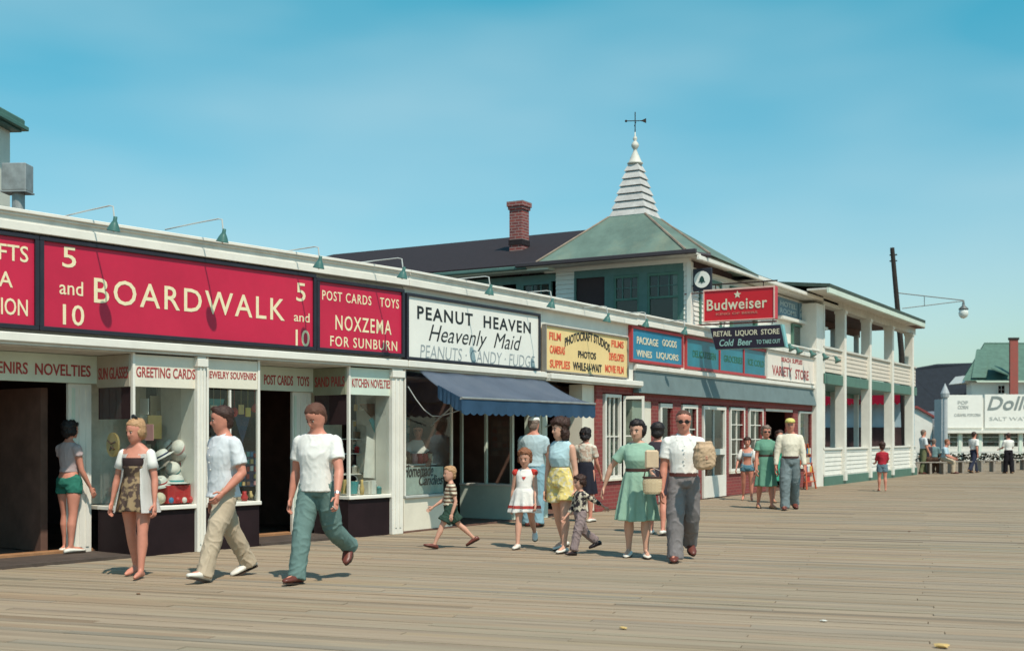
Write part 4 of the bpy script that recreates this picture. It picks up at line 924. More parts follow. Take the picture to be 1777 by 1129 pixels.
# dark roofed house and small white gable
F9 = far(96); Z9 = lambda py: Z7(py, 96); U9 = lambda px: F9.u(px)
dh = thing('dark_roof_house', 'house with a broad dark grey roof between the porch and the green roof', 'house', F9.pt(U9(1630), 0, 0))
qbox('wall', F9, U9(1560), U9(1680), -.5, 0, 0, Z9(724), mat('grey_wood_wall', (.2, .2, .21), .8, .2), dh)
b = B(); prism(b, [F9.pt(F9.u(px, v), v, EYE + (HZ - py) / FPX * (96 - v)) for px, py, v in ((1556, 726, .6), (1660, 726, .6), (1688, 700, .2), (1688, 632, -4.5), (1625, 634, -4.5), (1575, 643, -4.5), (1556, 660, -4))], (0, .3, .15)); obj('roof', b, mat('slate_roof', (.013, .018, .026), .9, .25, 3, .4, 10), dh)
F85 = far(80); Z85 = lambda py: Z7(py, 80)
wh = thing('white_gabled_shed', 'low white gabled shed beside the far end of the porch', 'shed', F85.pt(F85.u(1600), 0, 0))
b = B(); prism(b, [F85.pt(F85.u(px), 0, Z85(py) if py else 0) for px, py in ((1560, 0), (1618, 0), (1618, 722), (1590, 708), (1560, 708))], F85.pt(0, -5, 0) - F85.pt(0, 0, 0)); obj('wall', b, white, wh)
b = B(); prism(b, [F85.pt(F85.u(px), .2, Z85(py)) for px, py in ((1556, 704), (1590, 704), (1622, 722), (1622, 726), (1590, 708), (1556, 708))], F85.pt(0, -5.4, 0) - F85.pt(0, 0, 0)); obj('roof', b, redp, wh)
gs = thing('grey_gabled_shed', 'small grey gabled shed left of the far shop', 'shed', F85.pt(F85.u(1628), 0, 0))
b = B(); prism(b, [F85.pt(F85.u(px), .4, Z85(py) if py else 0) for px, py in ((1619, 0), (1645, 0), (1645, 722), (1638, 712), (1619, 740))], F85.pt(0, -4, 0) - F85.pt(0, 0, 0)); obj('wall', b, mat('grey_side_wall', 0), gs)
qbox('door', F85, F85.u(1621), F85.u(1630), .41, .45, .2, Z85(752), palegreen, gs)
# far-away low trees and dunes ridge behind everything
# benches along the far edge
def bench(px, py, wpx, lab, rz=0):
    p = gpy(px, py); d = (EYE) * FPX / (py - HZ); w = wpx / FPX * d
    t = thing('bench', lab, 'bench', p, -F7.th + R(90) - 0 if False else 0, 'benches along the boardwalk railing')
    F = Frame(p.xy, F7.th)
    wood = mat('grey_bench_wood', (.30, .26, .22), .8, .2, 8)
    for k in range(3): qbox('seat_slat', F, -w / 2, w / 2, -.2 + k * .15, -.07 + k * .15, .44, .475, wood, t)
    for s in (-.42, 0, .42):
        qbox('leg', F, s * w - .04, s * w + .04, -.22, .22, 0, .44, wood, t)
    return t
BN = [(1612, 822, 56, 'weathered bench nearest the porch corner, with people sitting on it'), (1668, 820, 44, 'weathered bench in front of the pointed post'), (1722, 818, 50, 'weathered bench between the two walking men'), (1775, 815, 40, 'weathered bench at the right edge of the photo')]
for b_ in BN: bench(*b_)
hb = B(); rh = random.Random(8)
for i in range(1500):
    u = rh.uniform(F6.u(1590), F6.u(1592) + 13); c = F6.pt(u, .35 + rh.uniform(-.2, .2), rh.uniform(.05, .52)); a = Vector((rh.uniform(-1, 1), rh.uniform(-1, 1), rh.uniform(-1, 1))).normalized() * .09; d_ = a.cross(Vector((rh.uniform(-1, 1), rh.uniform(-1, 1), 1))).normalized() * .06
    poly(hb, [c - a, c + d_, c + a, c - d_])
tag(obj('hedge', hb, mat('dark_hedge_leaves', (.03, .034, .022), .95, .5, 3, spec=.05)), 'low dark scrubby hedge along the far railing behind the benches', 'hedge', kind='stuff')
# railing behind the benches
rl_ = thing('railing', 'long low white railing behind the benches at the far end', 'railing', F6.pt(F6.u(1690), 0, 0))
for i in range(11):
    u = F6.u(1592) + i * 1.2; qbox('rail_post', F6, u, u + .1, -.05, .05, 0, .62, grime, rl_)
for z in (.3, .55): qbox('rail', F6, F6.u(1590), F6.u(1592) + 12.3, .052, .09, z, z + .09, grime, rl_)

# ---------------------------------------------------------------- upper left: tower block corner and vent on the roof
F2 = Frame(ground(0, 21).xy, R(90) - YAW + R(4)); z2 = lambda py, d=21: EYE + (HZ - py) / FPX * d
wt = thing('white_tower_block', 'tall cream rooftop block with a green cornice at the left edge', 'building', F2.pt(-1, 0, 3.6))
ue = -.52
qbox('wall', F2, -3, ue, -1.4, 0, 3.6, z2(190), cream, wt); qbox('cornice', F2, -3.3, ue + .27, -1.6, .3, z2(188), z2(180), green, wt, .01); qbox('cornice_crown', F2, -3.2, ue + .18, -1.5, .2, z2(192), z2(188) - .002, teal, wt, .01); qbox('cap', F2, -3.3, ue + .2, -1.6, .25, z2(180) + .002, z2(166), green, wt, .03)
qbox('corner_trim', F2, ue - .07, ue + .015, -.1, .015, 3.6, z2(192), white, wt)
vp_ = ground(32, 17.5); F3 = Frame(vp_.xy, R(90) - YAW + R(3)); z3 = lambda py: EYE + (HZ - py) / FPX * 17.5
vt = thing('roof_vent', 'square galvanised vent head on a short pipe above the left shop roof', 'vent', vp_ + Vector((0, 0, 3.5)))
b = B(); tube(b, [(vp_.x, vp_.y, 3.6), (vp_.x, vp_.y, z3(333))], .09, 14); obj('pipe', b, metal, vt)
qbox('hood', F3, -.19, .17, -.12, .14, z3(333), z3(286), metal, vt, .012); qbox('hood_rim', F3, -.2, .18, -.13, .15, z3(336), z3(333) - .001, metal, vt)
# ---------------------------------------------------------------- people
def remesh(bm, vox, sm=2):
    me = bpy.data.meshes.new('t'); bmesh.ops.recalc_face_normals(bm, faces=bm.faces[:]); bm.to_mesh(me); bm.free()
    o = bpy.data.objects.new('t', me); C.objects.link(o)
    md = o.modifiers.new('r', 'REMESH'); md.mode = 'VOXEL'; md.voxel_size = vox; md.use_smooth_shade = True
    s = o.modifiers.new('s', 'SMOOTH'); s.iterations = sm; s.factor = .6
    res = bpy.data.meshes.new_from_object(o.evaluated_get(bpy.context.evaluated_depsgraph_get()))
    bpy.data.objects.remove(o); bpy.data.meshes.remove(me)
    for p in res.polygons: p.use_smooth = True
    return res
def wrinkle(me, amp, sc, seed=0, zs=1.0):
    nr = [v.normal.copy() for v in me.vertices]
    for v, n in zip(me.vertices, nr):
        q = v.co * sc; q.z *= zs
        a = noise.noise(q * .8 + Vector((seed, seed * 2, 0)))
        w = Vector((q.x + .5 * q.z, q.y - .4 * q.z, q.z)) + Vector((a, a, a)) * .8
        b = (1 - min(1, abs(noise.noise(w * 1.5 + Vector((seed, 3, 7)))) * 2.6)) ** 2
        c = (1 - min(1, abs(noise.noise(w * 3.1 + Vector((9, seed, 5)))) * 2.6)) ** 2
        v.co += n * amp * .62 * (a + 1.1 * b + .3 * c - .4)
def rings(bm, rs, n=16):
    """closed loft; each ring = (centre, a, b)"""
    RR = [[bm.verts.new(c + a * cos(2 * pi * k / n) + b * sin(2 * pi * k / n)) for k in range(n)] for c, a, b in rs]
    for A_, B_ in zip(RR, RR[1:]):
        for k in range(n): bm.faces.new([A_[k], A_[(k + 1) % n], B_[(k + 1) % n], B_[k]])
    bm.faces.new(RR[0][::-1]); bm.faces.new(RR[-1])
def limb(bm, pts, rad, n=12, flat=1.0, ends=True, up=Vector((0, 1, 0))):
    rs = []; N_ = len(pts)
    P_ = [Vector(p) for p in pts]
    def fr(t):
        a = up.cross(t)
        if a.length < .1: a = Vector((1, 0, 0)).cross(t)
        a.normalize(); return a, t.cross(a).normalized()
    for i, p in enumerate(P_):
        t = (P_[min(i + 1, N_ - 1)] - P_[max(i - 1, 0)]).normalized(); a, b = fr(t); r = rad[i]
        if i == 0 and ends: rs += [(p - t * r * .8, a * r * .45, b * r * .45 * flat), (p - t * r * .4, a * r * .85, b * r * .85 * flat)]
        rs.append((p, a * r, b * r * flat))
        if i == N_ - 1 and ends is True: rs += [(p + t * r * .4, a * r * .85, b * r * .85 * flat), (p + t * r * .8, a * r * .45, b * r * .45 * flat)]
    rings(bm, rs, n)
def lerp(a, b, t): return a + (b - a) * t
PD = {}
def person(label, px, py, H, face, build='m', legs=((0, 0, 0), (0, 0, 0)), arms=((5, 10, 8), (5, 10, 8)), head=(0, 0), lean=0, lat=0, z0=0, vox=.012, sk=None, wear=(), hair=None, feet='shoe', shoe=None, group=None, twist=0, arm_targets=(None, None), sit=False, fat=1.0, d=None, hide_legs=False):
    """legs: (hip forward deg, knee deg, foot pitch) for L, R;  arms: (forward, elbow, out) for L, R.
       face: 0 looks at the camera, 90 to the right of the picture, -90 to the left, 180 away"""
    sk = sk or skin
    pos = gpy(px, py, z0) if d is None else ground(px, d)
    pos.z = z0
    f2 = -FW * cos(R(face)) + RT * sin(R(face)); rz = math.atan2(f2.y, f2.x) - pi / 2
    P = thing('person', label, 'person', pos, rz, group)
    child = build == 'c'; fem = build == 'f'
    hd = (.172 if child else .146) * H                      # head height
    k = H
    hipz, kneez, ankz = (.50 if child else .52) * k, .28 * k, .045 * k
    thigh, shin = hipz - kneez, kneez - ankz
    shz = (.775 if child else .808) * k; nkz = shz + .03 * k
    shw = (.090 if child else .092 if fem else .104) * k; hpw = (.050 if child else .055 if fem else .050) * k
    ua_, fa_ = .172 * k, .150 * k
    Rx = Matrix.Rotation(R(-lean), 3, 'X') @ Matrix.Rotation(R(lat), 3, 'Y')
    pel = Vector((0, 0, hipz))
    def T(p): return pel + Rx @ (Vector(p) - pel)           # torso space -> leaned
    def dirv(a, ab=0): return Vector((sin(ab) * cos(a), sin(a) * cos(ab) if ab else sin(a), -cos(a) * cos(ab)))
    J = {}
    zmin = 9
    for s, nm, lg in ((-1, 'L', legs[0]), (1, 'R', legs[1])):
        hp = Vector((s * hpw, 0, hipz)); a, kn, ft = R(lg[0]), R(lg[1]), R(lg[2]); ab = R(lg[3]) if len(lg) > 3 else R(1.5)
        d1 = dirv(a, s * ab); kneep = hp + d1 * thigh; d2 = dirv(a - kn, s * ab * .5); an = kneep + d2 * shin
        fd = Vector((s * .15, cos(ft), -sin(ft))).normalized(); fu = Vector((0, sin(ft), cos(ft)))
        toe = an + fd * .105 * k - fu * ankz * .75; heel = an - fd * .035 * k - fu * ankz * .85
        J[nm] = (hp, kneep, an, fd, fu, toe, heel); zmin = min(zmin, (toe - fu * .012 * k).z, (heel - fu * .01 * k).z)
    if sit: zmin = 0 if sit is True else zmin
    dz = Vector((0, 0, -zmin)); pel = pel + dz; hipz += dz.z; shz += dz.z; nkz += dz.z
    for nm in 'LR':
        t = J[nm]; J[nm] = (t[0] + dz, t[1] + dz, t[2] + dz, t[3], t[4], t[5] + dz, t[6] + dz)
    tw = Matrix.Rotation(R(twist), 3, 'Z')
    for s, nm, ar, tg in ((-1, 'L', arms[0], arm_targets[0]), (1, 'R', arms[1], arm_targets[1])):
        sp_ = T(tw @ Vector((s * shw, 0, 0)) + Vector((0, -.005 * k, shz - .016 * k)))
        a, el, ab = R(ar[0]), R(ar[1]), R(ar[2]); inn = R(ar[3]) if len(ar) > 3 else 0
        d1 = Rx @ dirv(a, s * ab); elb = sp_ + d1 * ua_
        d2 = dirv(a + el, s * (ab * .5)); d2 = Matrix.Rotation(s * inn, 3, 'Z') @ d2; d2 = Rx @ d2; wr_ = elb + d2 * fa_
        J['a' + nm] = (sp_, elb, wr_, d2)
    g = fat
    # torso rings (z fraction between hip and shoulder), half widths and depths as fractions of height
    if child: TR = [(-.07, .055, .050, 0), (.0, .078, .062, 0), (.22, .078, .066, .004), (.42, .072, .064, .006), (.68, .080, .062, .0), (.88, .086, .054, -.002), (1.0, .084, .042, -.003), (1.10, .058, .035, -.003), (1.17, .034, .03, -.002)]
    elif fem: TR = [(-.10, .06, .055, 0), (.0, .095, .070, -.006), (.16, .092, .066, -.004), (.42, .067, .055, .002), (.66, .080, .068, .010), (.80, .084, .062, .006), (.93, .092, .050, -.002), (1.03, .082, .040, -.004), (1.11, .055, .034, -.004), (1.17, .032, .028, -.003)]
    else: TR = [(-.10, .058, .055, 0), (.0, .088, .066, 0), (.20, .082, .062, .004), (.42, .080, .060, .006), (.70, .096, .068, .004), (.86, .104, .062, -.002), (.98, .104, .050, -.004), (1.06, .082, .042, -.004), (1.095, .064, .038, -.003), (1.13, .052, .036, -.003), (1.18, .038, .034, -.002)]
    span = shz - hipz
    def torso(bm, off=0, lo=-9, hi=9, flare=0, n=20, drop=None):
        rs = []
        for f, w, dp, y in TR:
            if f < lo or f > hi: continue
            c = T(Vector((0, y * k, hipz + f * span))); tt = tw if f > .6 else Matrix()
            if tt is tw: a = Rx @ (tw @ Vector((w * k * g + off, 0, 0))); b = Rx @ (tw @ Vector((0, dp * k * g + off, 0)))
            else: a = Rx @ Vector((w * k * g + off, 0, 0)); b = Rx @ Vector((0, dp * k * g + off, 0))
            rs.append((c, a, b))
        if drop is not None:                                  # hang below the lowest ring
            c, a, b = rs[0]; dn = Rx @ Vector((0, 0, -1)); rs.insert(0, (c + dn * drop, a * (1 + flare), b * (1 + flare * 3)))
        rings(bm, rs, n)
    # ---- body, one skin
    bm = B(); torso(bm)
    hy, hp_ = R(head[0]), R(head[1])
    HM = Matrix.Rotation(hy, 3, 'Z') @ Matrix.Rotation(-hp_, 3, 'X'); HM = tw @ HM
    nk0 = T(Vector((0, -.004 * k, shz + .005 * k))); nk1 = T(Vector((0, .004 * k, nkz + .045 * k)))
    rn = (.028 if child or fem else .037) * k
    limb(bm, [nk0, nk1], [rn * 1.15, rn], up=Vector((1, 0, 0)))
    hc = T(Vector((0, .012 * k, (H + dz.z) - hd * .5)))
    if lean: hc = nk1 + (HM @ Vector((0, .012 * k, hd * .42)))
    hw = hd * .34; 
    def hp3(x, y, z): return hc + HM @ Vector((x * hd, y * hd, z * hd))
    ex_ = HM @ Vector((1, 0, 0)); ey_ = HM @ Vector((0, 1, 0))
    hr = [(-.50, .09, .08, .19), (-.46, .15, .16, .14), (-.36, .235, .27, .08), (-.22, .295, .345, .03), (-.05, .33, .39, .0), (.12, .355, .425, -.02), (.26, .345, .42, -.03), (.38, .285, .35, -.04), (.46, .19, .24, -.04), (.50, .07, .09, -.04)]
    rings(bm, [(hp3(0, y, z), ex_ * w * hd, ey_ * dd_ * hd) for z, w, dd_, y in hr], 20)
    limb(bm, [hp3(0, .365, .02), hp3(0, .43, -.10), hp3(0, .445, -.14)], [hd * .035, hd * .05, hd * .045], 8)      # nose
    for s in (-1, 1):
        ball(bm, hp3(s * .31, -.03, -.05), hd * .085, .35, .7, 1.1, 1, HM)
        ball(bm, hp3(s * .045, .42, -.155), hd * .032, 1, 1, .8, 1)
        ball(bm, hp3(s * .13, .31, -.10), hd * .1, 1, .8, .8, 1, HM)
    ball(bm, hp3(0, .335, .075), hd * .11, 1.8, .4, .22, 1, HM); ball(bm, hp3(0, .27, -.41), hd * .10, 1.1, .8, .7, 1, HM)
    for nm in 'LR':
        hp, kn, an, fd, fu, toe, heel = J[nm]; m = 1.0 if not child else .95; ff = 1 + (fat - 1) * .7
        back = Vector((0, -1, 0))
        limb(bm, [hp + Vector((0, 0, .02 * k)), lerp(hp, kn, .35), lerp(hp, kn, .8), kn, lerp(kn, an, .3) + back * .006 * k, lerp(kn, an, .7), an], [.050 * k * ff, .053 * k * ff, .037 * k * ff, .033 * k * m, .035 * k * ff, .024 * k, .0195 * k], 14)
        limb(bm, [heel + fu * .018 * k, an - fu * .015 * k + fd * .02 * k, lerp(heel, toe, .72) + fu * .012 * k, toe + fu * .004 * k], [.020 * k, .024 * k, .024 * k, .015 * k], 10, .75 if True else 1)
        sp_, el, wr_, d2 = J['a' + nm]; mm = .82 if (fem or child) else 1
        limb(bm, [sp_, lerp(sp_, el, .35), lerp(sp_, el, .8), el, lerp(el, wr_, .25), lerp(el, wr_, .7), wr_], [.036 * k * mm, .034 * k * mm * ff, .028 * k * mm, .0265 * k * mm, .028 * k * mm, .021 * k * mm, .016 * k * mm], 12)
        s = -1 if nm == 'L' else 1
        hx = Vector((0, 1, 0)); hx = (hx - d2 * hx.dot(d2)); hx = hx.normalized() if hx.length > .2 else Vector((1, 0, 0)); side = d2.cross(hx)
        # palm is flat in the plane d2/hx, thin along side
        pc = [wr_, wr_ + d2 * .022 * k, wr_ + d2 * .055 * k]
        rings(bm, [(pc[0], hx * .014 * k, side * .011 * k), (pc[1], hx * .021 * k, side * .012 * k), (pc[2], hx * .023 * k, side * .011 * k), (pc[2] + d2 * .006 * k, hx * .018 * k, side * .006 * k)], 12)
        J['h' + nm] = (pc[2], d2, hx, side * (-s))
    me = remesh(bm, vox, 4)
    fb = B(); fb.from_mesh(me); bpy.data.meshes.remove(me)
    for nm in 'LR':                                            # separate curled fingers, rooted in the palm
        p, d2, hx, inn = J['h' + nm]
        for i, ln in enumerate((.040, .046, .043, .034)):
            o = (1.5 - i) * .0115 * k; r = .0052 * k
            q0 = p - d2 * .008 * k + hx * o; q1 = p + d2 * ln * .45 * k + hx * o * 1.05; q2 = q1 + (d2 * .8 + inn * .6).normalized() * ln * .35 * k; q3 = q2 + (d2 * .35 + inn * .9).normalized() * ln * .28 * k
            limb(fb, [q0, q1, q2, q3], [r * 1.1, r, r * .95, r * .8], 6)
        q0 = p - d2 * .035 * k + hx * .012 * k; q1 = q0 + (hx * .9 + d2 * .5 + inn * .3).normalized() * .022 * k; q2 = q1 + (d2 * .9 + hx * .25 + inn * .3).normalized() * .022 * k
        limb(fb, [q0, q1, q2], [.0075 * k, .0065 * k, .0052 * k], 6)
    body = obj('body', fb, sk, P, local=True, smooth=True)
    # ---- face details
    if not hair or hair.get('face', True):
        for s in (-1, 1):
            b = B(); ball(b, hp3(s * .13, .352, .0), hd * .046, 1.35, .6, .75, 1, HM); e = obj('eye', b, eyew, P, local=True, smooth=True)
            b = B(); ball(b, hp3(s * .125, .378, .0), hd * .036, 1, .6, 1.1, 1, HM); obj('iris', b, eyed, e, local=True, smooth=True)
            b = B(); limb(b, [hp3(s * .05, .385, .075), hp3(s * .13, .372, .095), hp3(s * .20, .325, .07)], [hd * .018, hd * .024, hd * .014], 6); obj('eyebrow', b, (hair or {}).get('m') or eyed, P, local=True)
        b = B(); limb(b, [hp3(-.085, .325, -.255), hp3(0, .372, -.25), hp3(.085, .325, -.255)], [hd * .012, hd * .026, hd * .012], 6, .8); obj('lips', b, lipm, P, local=True, smooth=True)
    seed = (px * 7 + py) % 97
    def fin(name, bm, m, amp=.005, sc=9, vx=None, parent=P, zs=.6, sm=5):
        me = remesh(bm, vx or vox * .9, sm); wrinkle(me, amp, sc / max(k, .8) * 1.5, seed, zs); return link(name, me, m, parent, True)
    # ---- hair
    if hair:
        b = B(); st = hair.get('style', 'short'); hm = hair['m']
        if st != 'bald':
            up_ = hair.get('vol', .035)
            hh = [(-.02, .325, .22, -.20), (.12, .365 + up_ * .5, .355, -.12), (.25, .368 + up_ * .8, .405 + up_ * .6, -.075), (.37, .325 + up_, .385 + up_, -.035), (.49 + up_ * .6, .21 + up_, .26 + up_, -.05), (.54 + up_, .08, .1, -.05)]
            rings(b, [(hp3(0, y, z), ex_ * w * hd, ey_ * dd_ * hd) for z, w, dd_, y in hh], 18)
            ball(b, hp3(0, -.22, -.08), hd * .32, .98, .75, .95, 2, HM)
            if st in ('bob', 'long', 'bun', 'bangs'):
                for s in (-1, 1):
                    ball(b, hp3(s * .27, -.08, -.02), hd * .19, .75, 1.25, 1.5, 2, HM)
                    if st == 'long': ball(b, hp3(s * .30, -.14, -.28), hd * .22, .9, 1.1, 1.5, 2, HM)
                ball(b, hp3(0, -.26, -.26 if st == 'long' else -.12), hd * .30, 1.1, .8, 1.3 if st == 'long' else 1, 2, HM)
            if st in ('bangs', 'long') or hair.get('front'):
                ball(b, hp3(0, .20, .38), hd * .22, 1.25, .85, .62, 2, HM)
            if st == 'quiff': ball(b, hp3(.02, .22, .44), hd * .2, 1.25, .95, .6, 2, HM)
            if st == 'bun': ball(b, hp3(0, -.30, .36), hd * .19, 1, 1, 1, 2, HM)
            h_ = fin('hair', b, hm, .022 if st in ('long', 'bob', 'bangs') else .010, 22, zs=1, sm=2)
        if hair.get('ribbon'):
            b = B(); limb(b, [hp3(.0, -.02, .46), hp3(.06, .0, .66)], [hd * .05, hd * .12], 8, .4); limb(b, [hp3(.0, -.02, .46), hp3(-.10, .0, .60)], [hd * .05, hd * .1], 8, .4); obj('ribbon', b, blackletter, P, local=True)
    # ---- clothes
    for w in wear:
        typ, m = w[0], w[1]; o = w[2] if len(w) > 2 else {}
        b = B(); nm_ = o.get('name', typ)
        if typ in ('shirt', 'blouse', 'tshirt', 'sweater', 'jacket'):
            ease = o.get('ease', .016 if not fem else .012)
            torso(b, ease, o.get('lo', .18), 1.11, drop=o.get('drop', .0) * k if o.get('drop') is not None else None, flare=o.get('flare', .05))
            sl = o.get('sleeve', .62)
            for s_ in 'LR':
                sp_, el, wr_, d2 = J['a' + s_]; mm = .86 if (fem or child) else 1
                if sl > 0:
                    full = sl > 1
                    pts = [sp_ + Vector((0, 0, .001 * k)), lerp(sp_, el, min(sl, 1) * .5), lerp(sp_, el, min(sl, 1) * .97), lerp(sp_, el, min(sl, 1))]; rd = [.041 * k * mm, .042 * k * mm, (.045 if not full else .038) * k * mm, (.044 if not full else .036) * k * mm]
                    if full: pts += [lerp(el, wr_, .5), lerp(el, wr_, (sl - 1))]; rd += [.030 * k * mm, .024 * k * mm]
                    limb(b, pts, rd, 14, ends='start')
            g_ = fin(nm_, b, m, o.get('amp', .008), 8)
            if o.get('collar'):
                for s in (-1, 1):
                    c = B(); prism(c, [T(tw @ Vector((s * .010 * k, .045 * k, 0)) + Vector((0, 0, shz - .012 * k))), T(tw @ Vector((s * .050 * k, .052 * k, 0)) + Vector((0, 0, shz - .005 * k))), T(tw @ Vector((s * .045 * k, .012 * k, 0)) + Vector((0, 0, shz + .040 * k))), T(tw @ Vector((s * .02 * k, .035 * k, 0)) + Vector((0, 0, shz + .03 * k)))], (0, .006, .004)); obj('collar', c, m, g_, local=True)
                for i in range(5):
                    c = B(); z = hipz + span * (.3 + .14 * i); yy = (.062 + .009 * i * (1 if i < 3 else .6)) * k + ease; ball(c, T(tw @ Vector((0, yy, 0)) + Vector((0, 0, z))), .006 * k, 1, .5, 1, 1); obj('button', c, signwhite, g_, local=True)
        elif typ in ('trousers', 'shorts'):
            e = o.get('ease', .014); f1 = o.get('len', .97)
            torso(b, e, -.2, .23 if 'hi' not in o else o['hi'])
            for s_ in 'LR':
                hp, kn, an, fd, fu, toe, heel = J[s_]; ff = 1 + (fat - 1) * .6
                wd = o.get('wide', 1.0)
                if typ == 'trousers':
                    pts = [hp + Vector((0, 0, .03 * k)), lerp(hp, kn, .4), lerp(hp, kn, .85), kn, lerp(kn, an, .35), lerp(kn, an, .7), lerp(kn, an, f1), lerp(kn, an, f1 + .14)]
                    rd = [.057 * k * ff, .062 * k * ff, .052 * k * wd, .048 * k * wd, .046 * k * wd, .043 * k * wd, .045 * k * wd, .046 * k * wd]
                else:
                    L_ = o.get('len', .55); pts = [hp + Vector((0, 0, .03 * k)), lerp(hp, kn, L_ * .5), lerp(hp, kn, L_ * .85), lerp(hp, kn, L_)]; rd = [.058 * k * ff, .064 * k * ff, .062 * k * wd, .064 * k * wd]
                limb(b, pts, rd, 16, ends='start')
            g_ = fin(nm_, b, m, o.get('amp', .013), 8, zs=.7)
            if o.get('belt'):
                c = B(); f = o.get('beltz', .20); rs = []
                for zz_ in (-.012, .012):
                    rs.append((T(Vector((0, .003 * k, hipz + f * span + zz_ * k))), Rx @ Vector(((.084 if not fem else .086) * k * g + e + .006, 0, 0)), Rx @ Vector((0, .064 * k * g + e + .007, 0))))
                rings(c, rs, 24); obj('belt', c, o['belt'], P, local=True)
        elif typ in ('dress', 'skirt', 'swimsuit'):
            e = .012; top = o.get('top', 1.12); lo = .38
            if typ != 'skirt': torso(b, e, lo, top)
            hem = o.get('hem', .30) * k + (dz.z); fl = o.get('flare', .17) * k; wz = hipz + .42 * span; n = 48; NR = 10; rs = []
            w0, d0 = (.067, .055) if fem else (.078, .066)
            RRs = []
            for i in range(NR + 1):
                t = i / NR; z = wz + (hem - wz) * t; e_ = t ** .6
                cx = T(Vector((0, 0, wz))).lerp(Vector((J['L'][1] + J['R'][1]).xy.to_3d() * .5 * .55), t); ring = []
                for j in range(n):
                    a = 2 * pi * j / n; pl = 1 + o.get('pleat', .10) * t * sin(a * o.get('np', 9) + .8 * sin(a * 2 + seed))
                    rx = lerp(w0 * k * g + .014, fl * 1.05, e_) * pl; ry = lerp(d0 * k * g + .014, fl * .82, e_) * pl
                    ring.append(b.verts.new(Vector((cx.x + rx * cos(a), cx.y + ry * sin(a), z + (.008 * sin(a * 3 + seed) * t)))))
                RRs.append(ring)
            for A_, B_ in zip(RRs, RRs[1:]):
                for j in range(n): b.faces.new([A_[j], A_[(j + 1) % n], B_[(j + 1) % n], B_[j]])
            b.faces.new(RRs[0][::-1]); b.faces.new(RRs[-1])
            if o.get('sleeve', 0) > 0:
                for s_ in 'LR':
                    sp_, el, wr_, d2 = J['a' + s_]; sl = o['sleeve']
                    limb(b, [lerp(sp_, el, .02), lerp(sp_, el, sl * .6), lerp(sp_, el, sl)], [.036 * k, .038 * k, .044 * k], 14, ends='start')
            g_ = fin(nm_, b, m, o.get('amp', .004), 10, sm=1, zs=.4)
            if o.get('belt'):
                c = B(); rings(c, [(T(Vector((0, .002 * k, hipz + .42 * span + q * k))), Rx @ Vector((w0 * k * g + .022, 0, 0)), Rx @ Vector((0, d0 * k * g + .022, 0))) for q in (-.011, .011)], 24); obj('belt', c, o['belt'], P, local=True)
            if o.get('trim'):
                for tt_ in o.get('trimz', (.84, .90)):
                    c = B(); z = wz + (hem - wz) * tt_; e_ = tt_ ** .6; cx = T(Vector((0, 0, wz))).lerp(Vector((J['L'][1] + J['R'][1]).xy.to_3d() * .5 * .55), tt_); A2 = []
                    for q in (-.008, .008):
                        A2.append([c.verts.new(Vector((cx.x + (lerp(w0 * k * g + .014, fl * 1.05, e_) + .006) * (1 + o.get('pleat', .1) * tt_ * sin(2 * pi * j / n * o.get('np', 9) + .8 * sin(2 * pi * j / n * 2 + seed))) * cos(2 * pi * j / n), cx.y + (lerp(d0 * k * g + .014, fl * .82, e_) + .006) * (1 + o.get('pleat', .1) * tt_ * sin(2 * pi * j / n * o.get('np', 9) + .8 * sin(2 * pi * j / n * 2 + seed))) * sin(2 * pi * j / n), z + q))) for j in range(n)])
                    for j in range(n): c.faces.new([A2[0][j], A2[0][(j + 1) % n], A2[1][(j + 1) % n], A2[1][j]])
                    obj('trim', c, o['trim'], g_, local=True)
        elif typ == 'band':                                    # bikini top or sash: lo..hi of the torso
            rs = []; lo, hi = o['lo'], o['hi']
            def at_(f):
                for (f0, w0_, d0_, y0_), (f1, w1_, d1_, y1_) in zip(TR, TR[1:]):
                    if f0 <= f <= f1:
                        q = (f - f0) / (f1 - f0); return w0_ + (w1_ - w0_) * q, d0_ + (d1_ - d0_) * q, y0_ + (y1_ - y0_) * q
            for i in range(5):
                f = lo + (hi - lo) * i / 4; w_, d_, y_ = at_(f); rs.append((T(Vector((0, y_ * k, hipz + f * span))), Rx @ Vector((w_ * k * g + .008, 0, 0)), Rx @ Vector((0, d_ * k * g + .009, 0))))
            rings(b, rs, 20); obj(nm_, b, m, P, local=True, smooth=True)
    # ---- shoes
    if feet == 'shoe' or feet == 'sandal':
        for nm in 'LR':
            hp, kn, an, fd, fu, toe, heel = J[nm]; b = B(); side = fd.cross(fu).normalized()
            hgt = (.030 if fem else .041) * k if feet == 'shoe' else .014 * k
            bot = -.005 * k
            def ring_(p, w, h, lift=0): return (p + fu * (bot + h * .5 + lift), side * w * k, fu * h * .5)
            c0, c1 = heel, toe
            prof = [(-.14, .010, hgt * .7), (-.08, .020, hgt * 1.05), (.15, .026, hgt * 1.25), (.35, .026, hgt * 1.2), (.65, .031, hgt * .92), (.92, .029, hgt * .65), (1.10, .018, hgt * .5), (1.16, .008, hgt * .35)]
            rings(b, [ring_(lerp(c0, c1, t), w, h) for t, w, h in prof], 14)
            so_ = obj('shoe', b, shoe, P, local=True, smooth=True)
            b = B(); rings(b, [(lerp(c0, c1, t) + fu * (bot - .003 * k + q * .006 * k), side * w * k, fd * .02 * k) for t, w in ((.1, .02),) for q in (0, 1)], 12)
            pr = [lerp(c0, c1, t) + side * w * k + fu * (bot - .002 * k) for t, w in ((-.13, .008), (-.05, .021), (.35, .021), (.65, .030), (.95, .026), (1.16, .006), (1.16, -.006), (.95, -.026), (.65, -.030), (.35, -.021), (-.05, -.021), (-.13, -.008))]
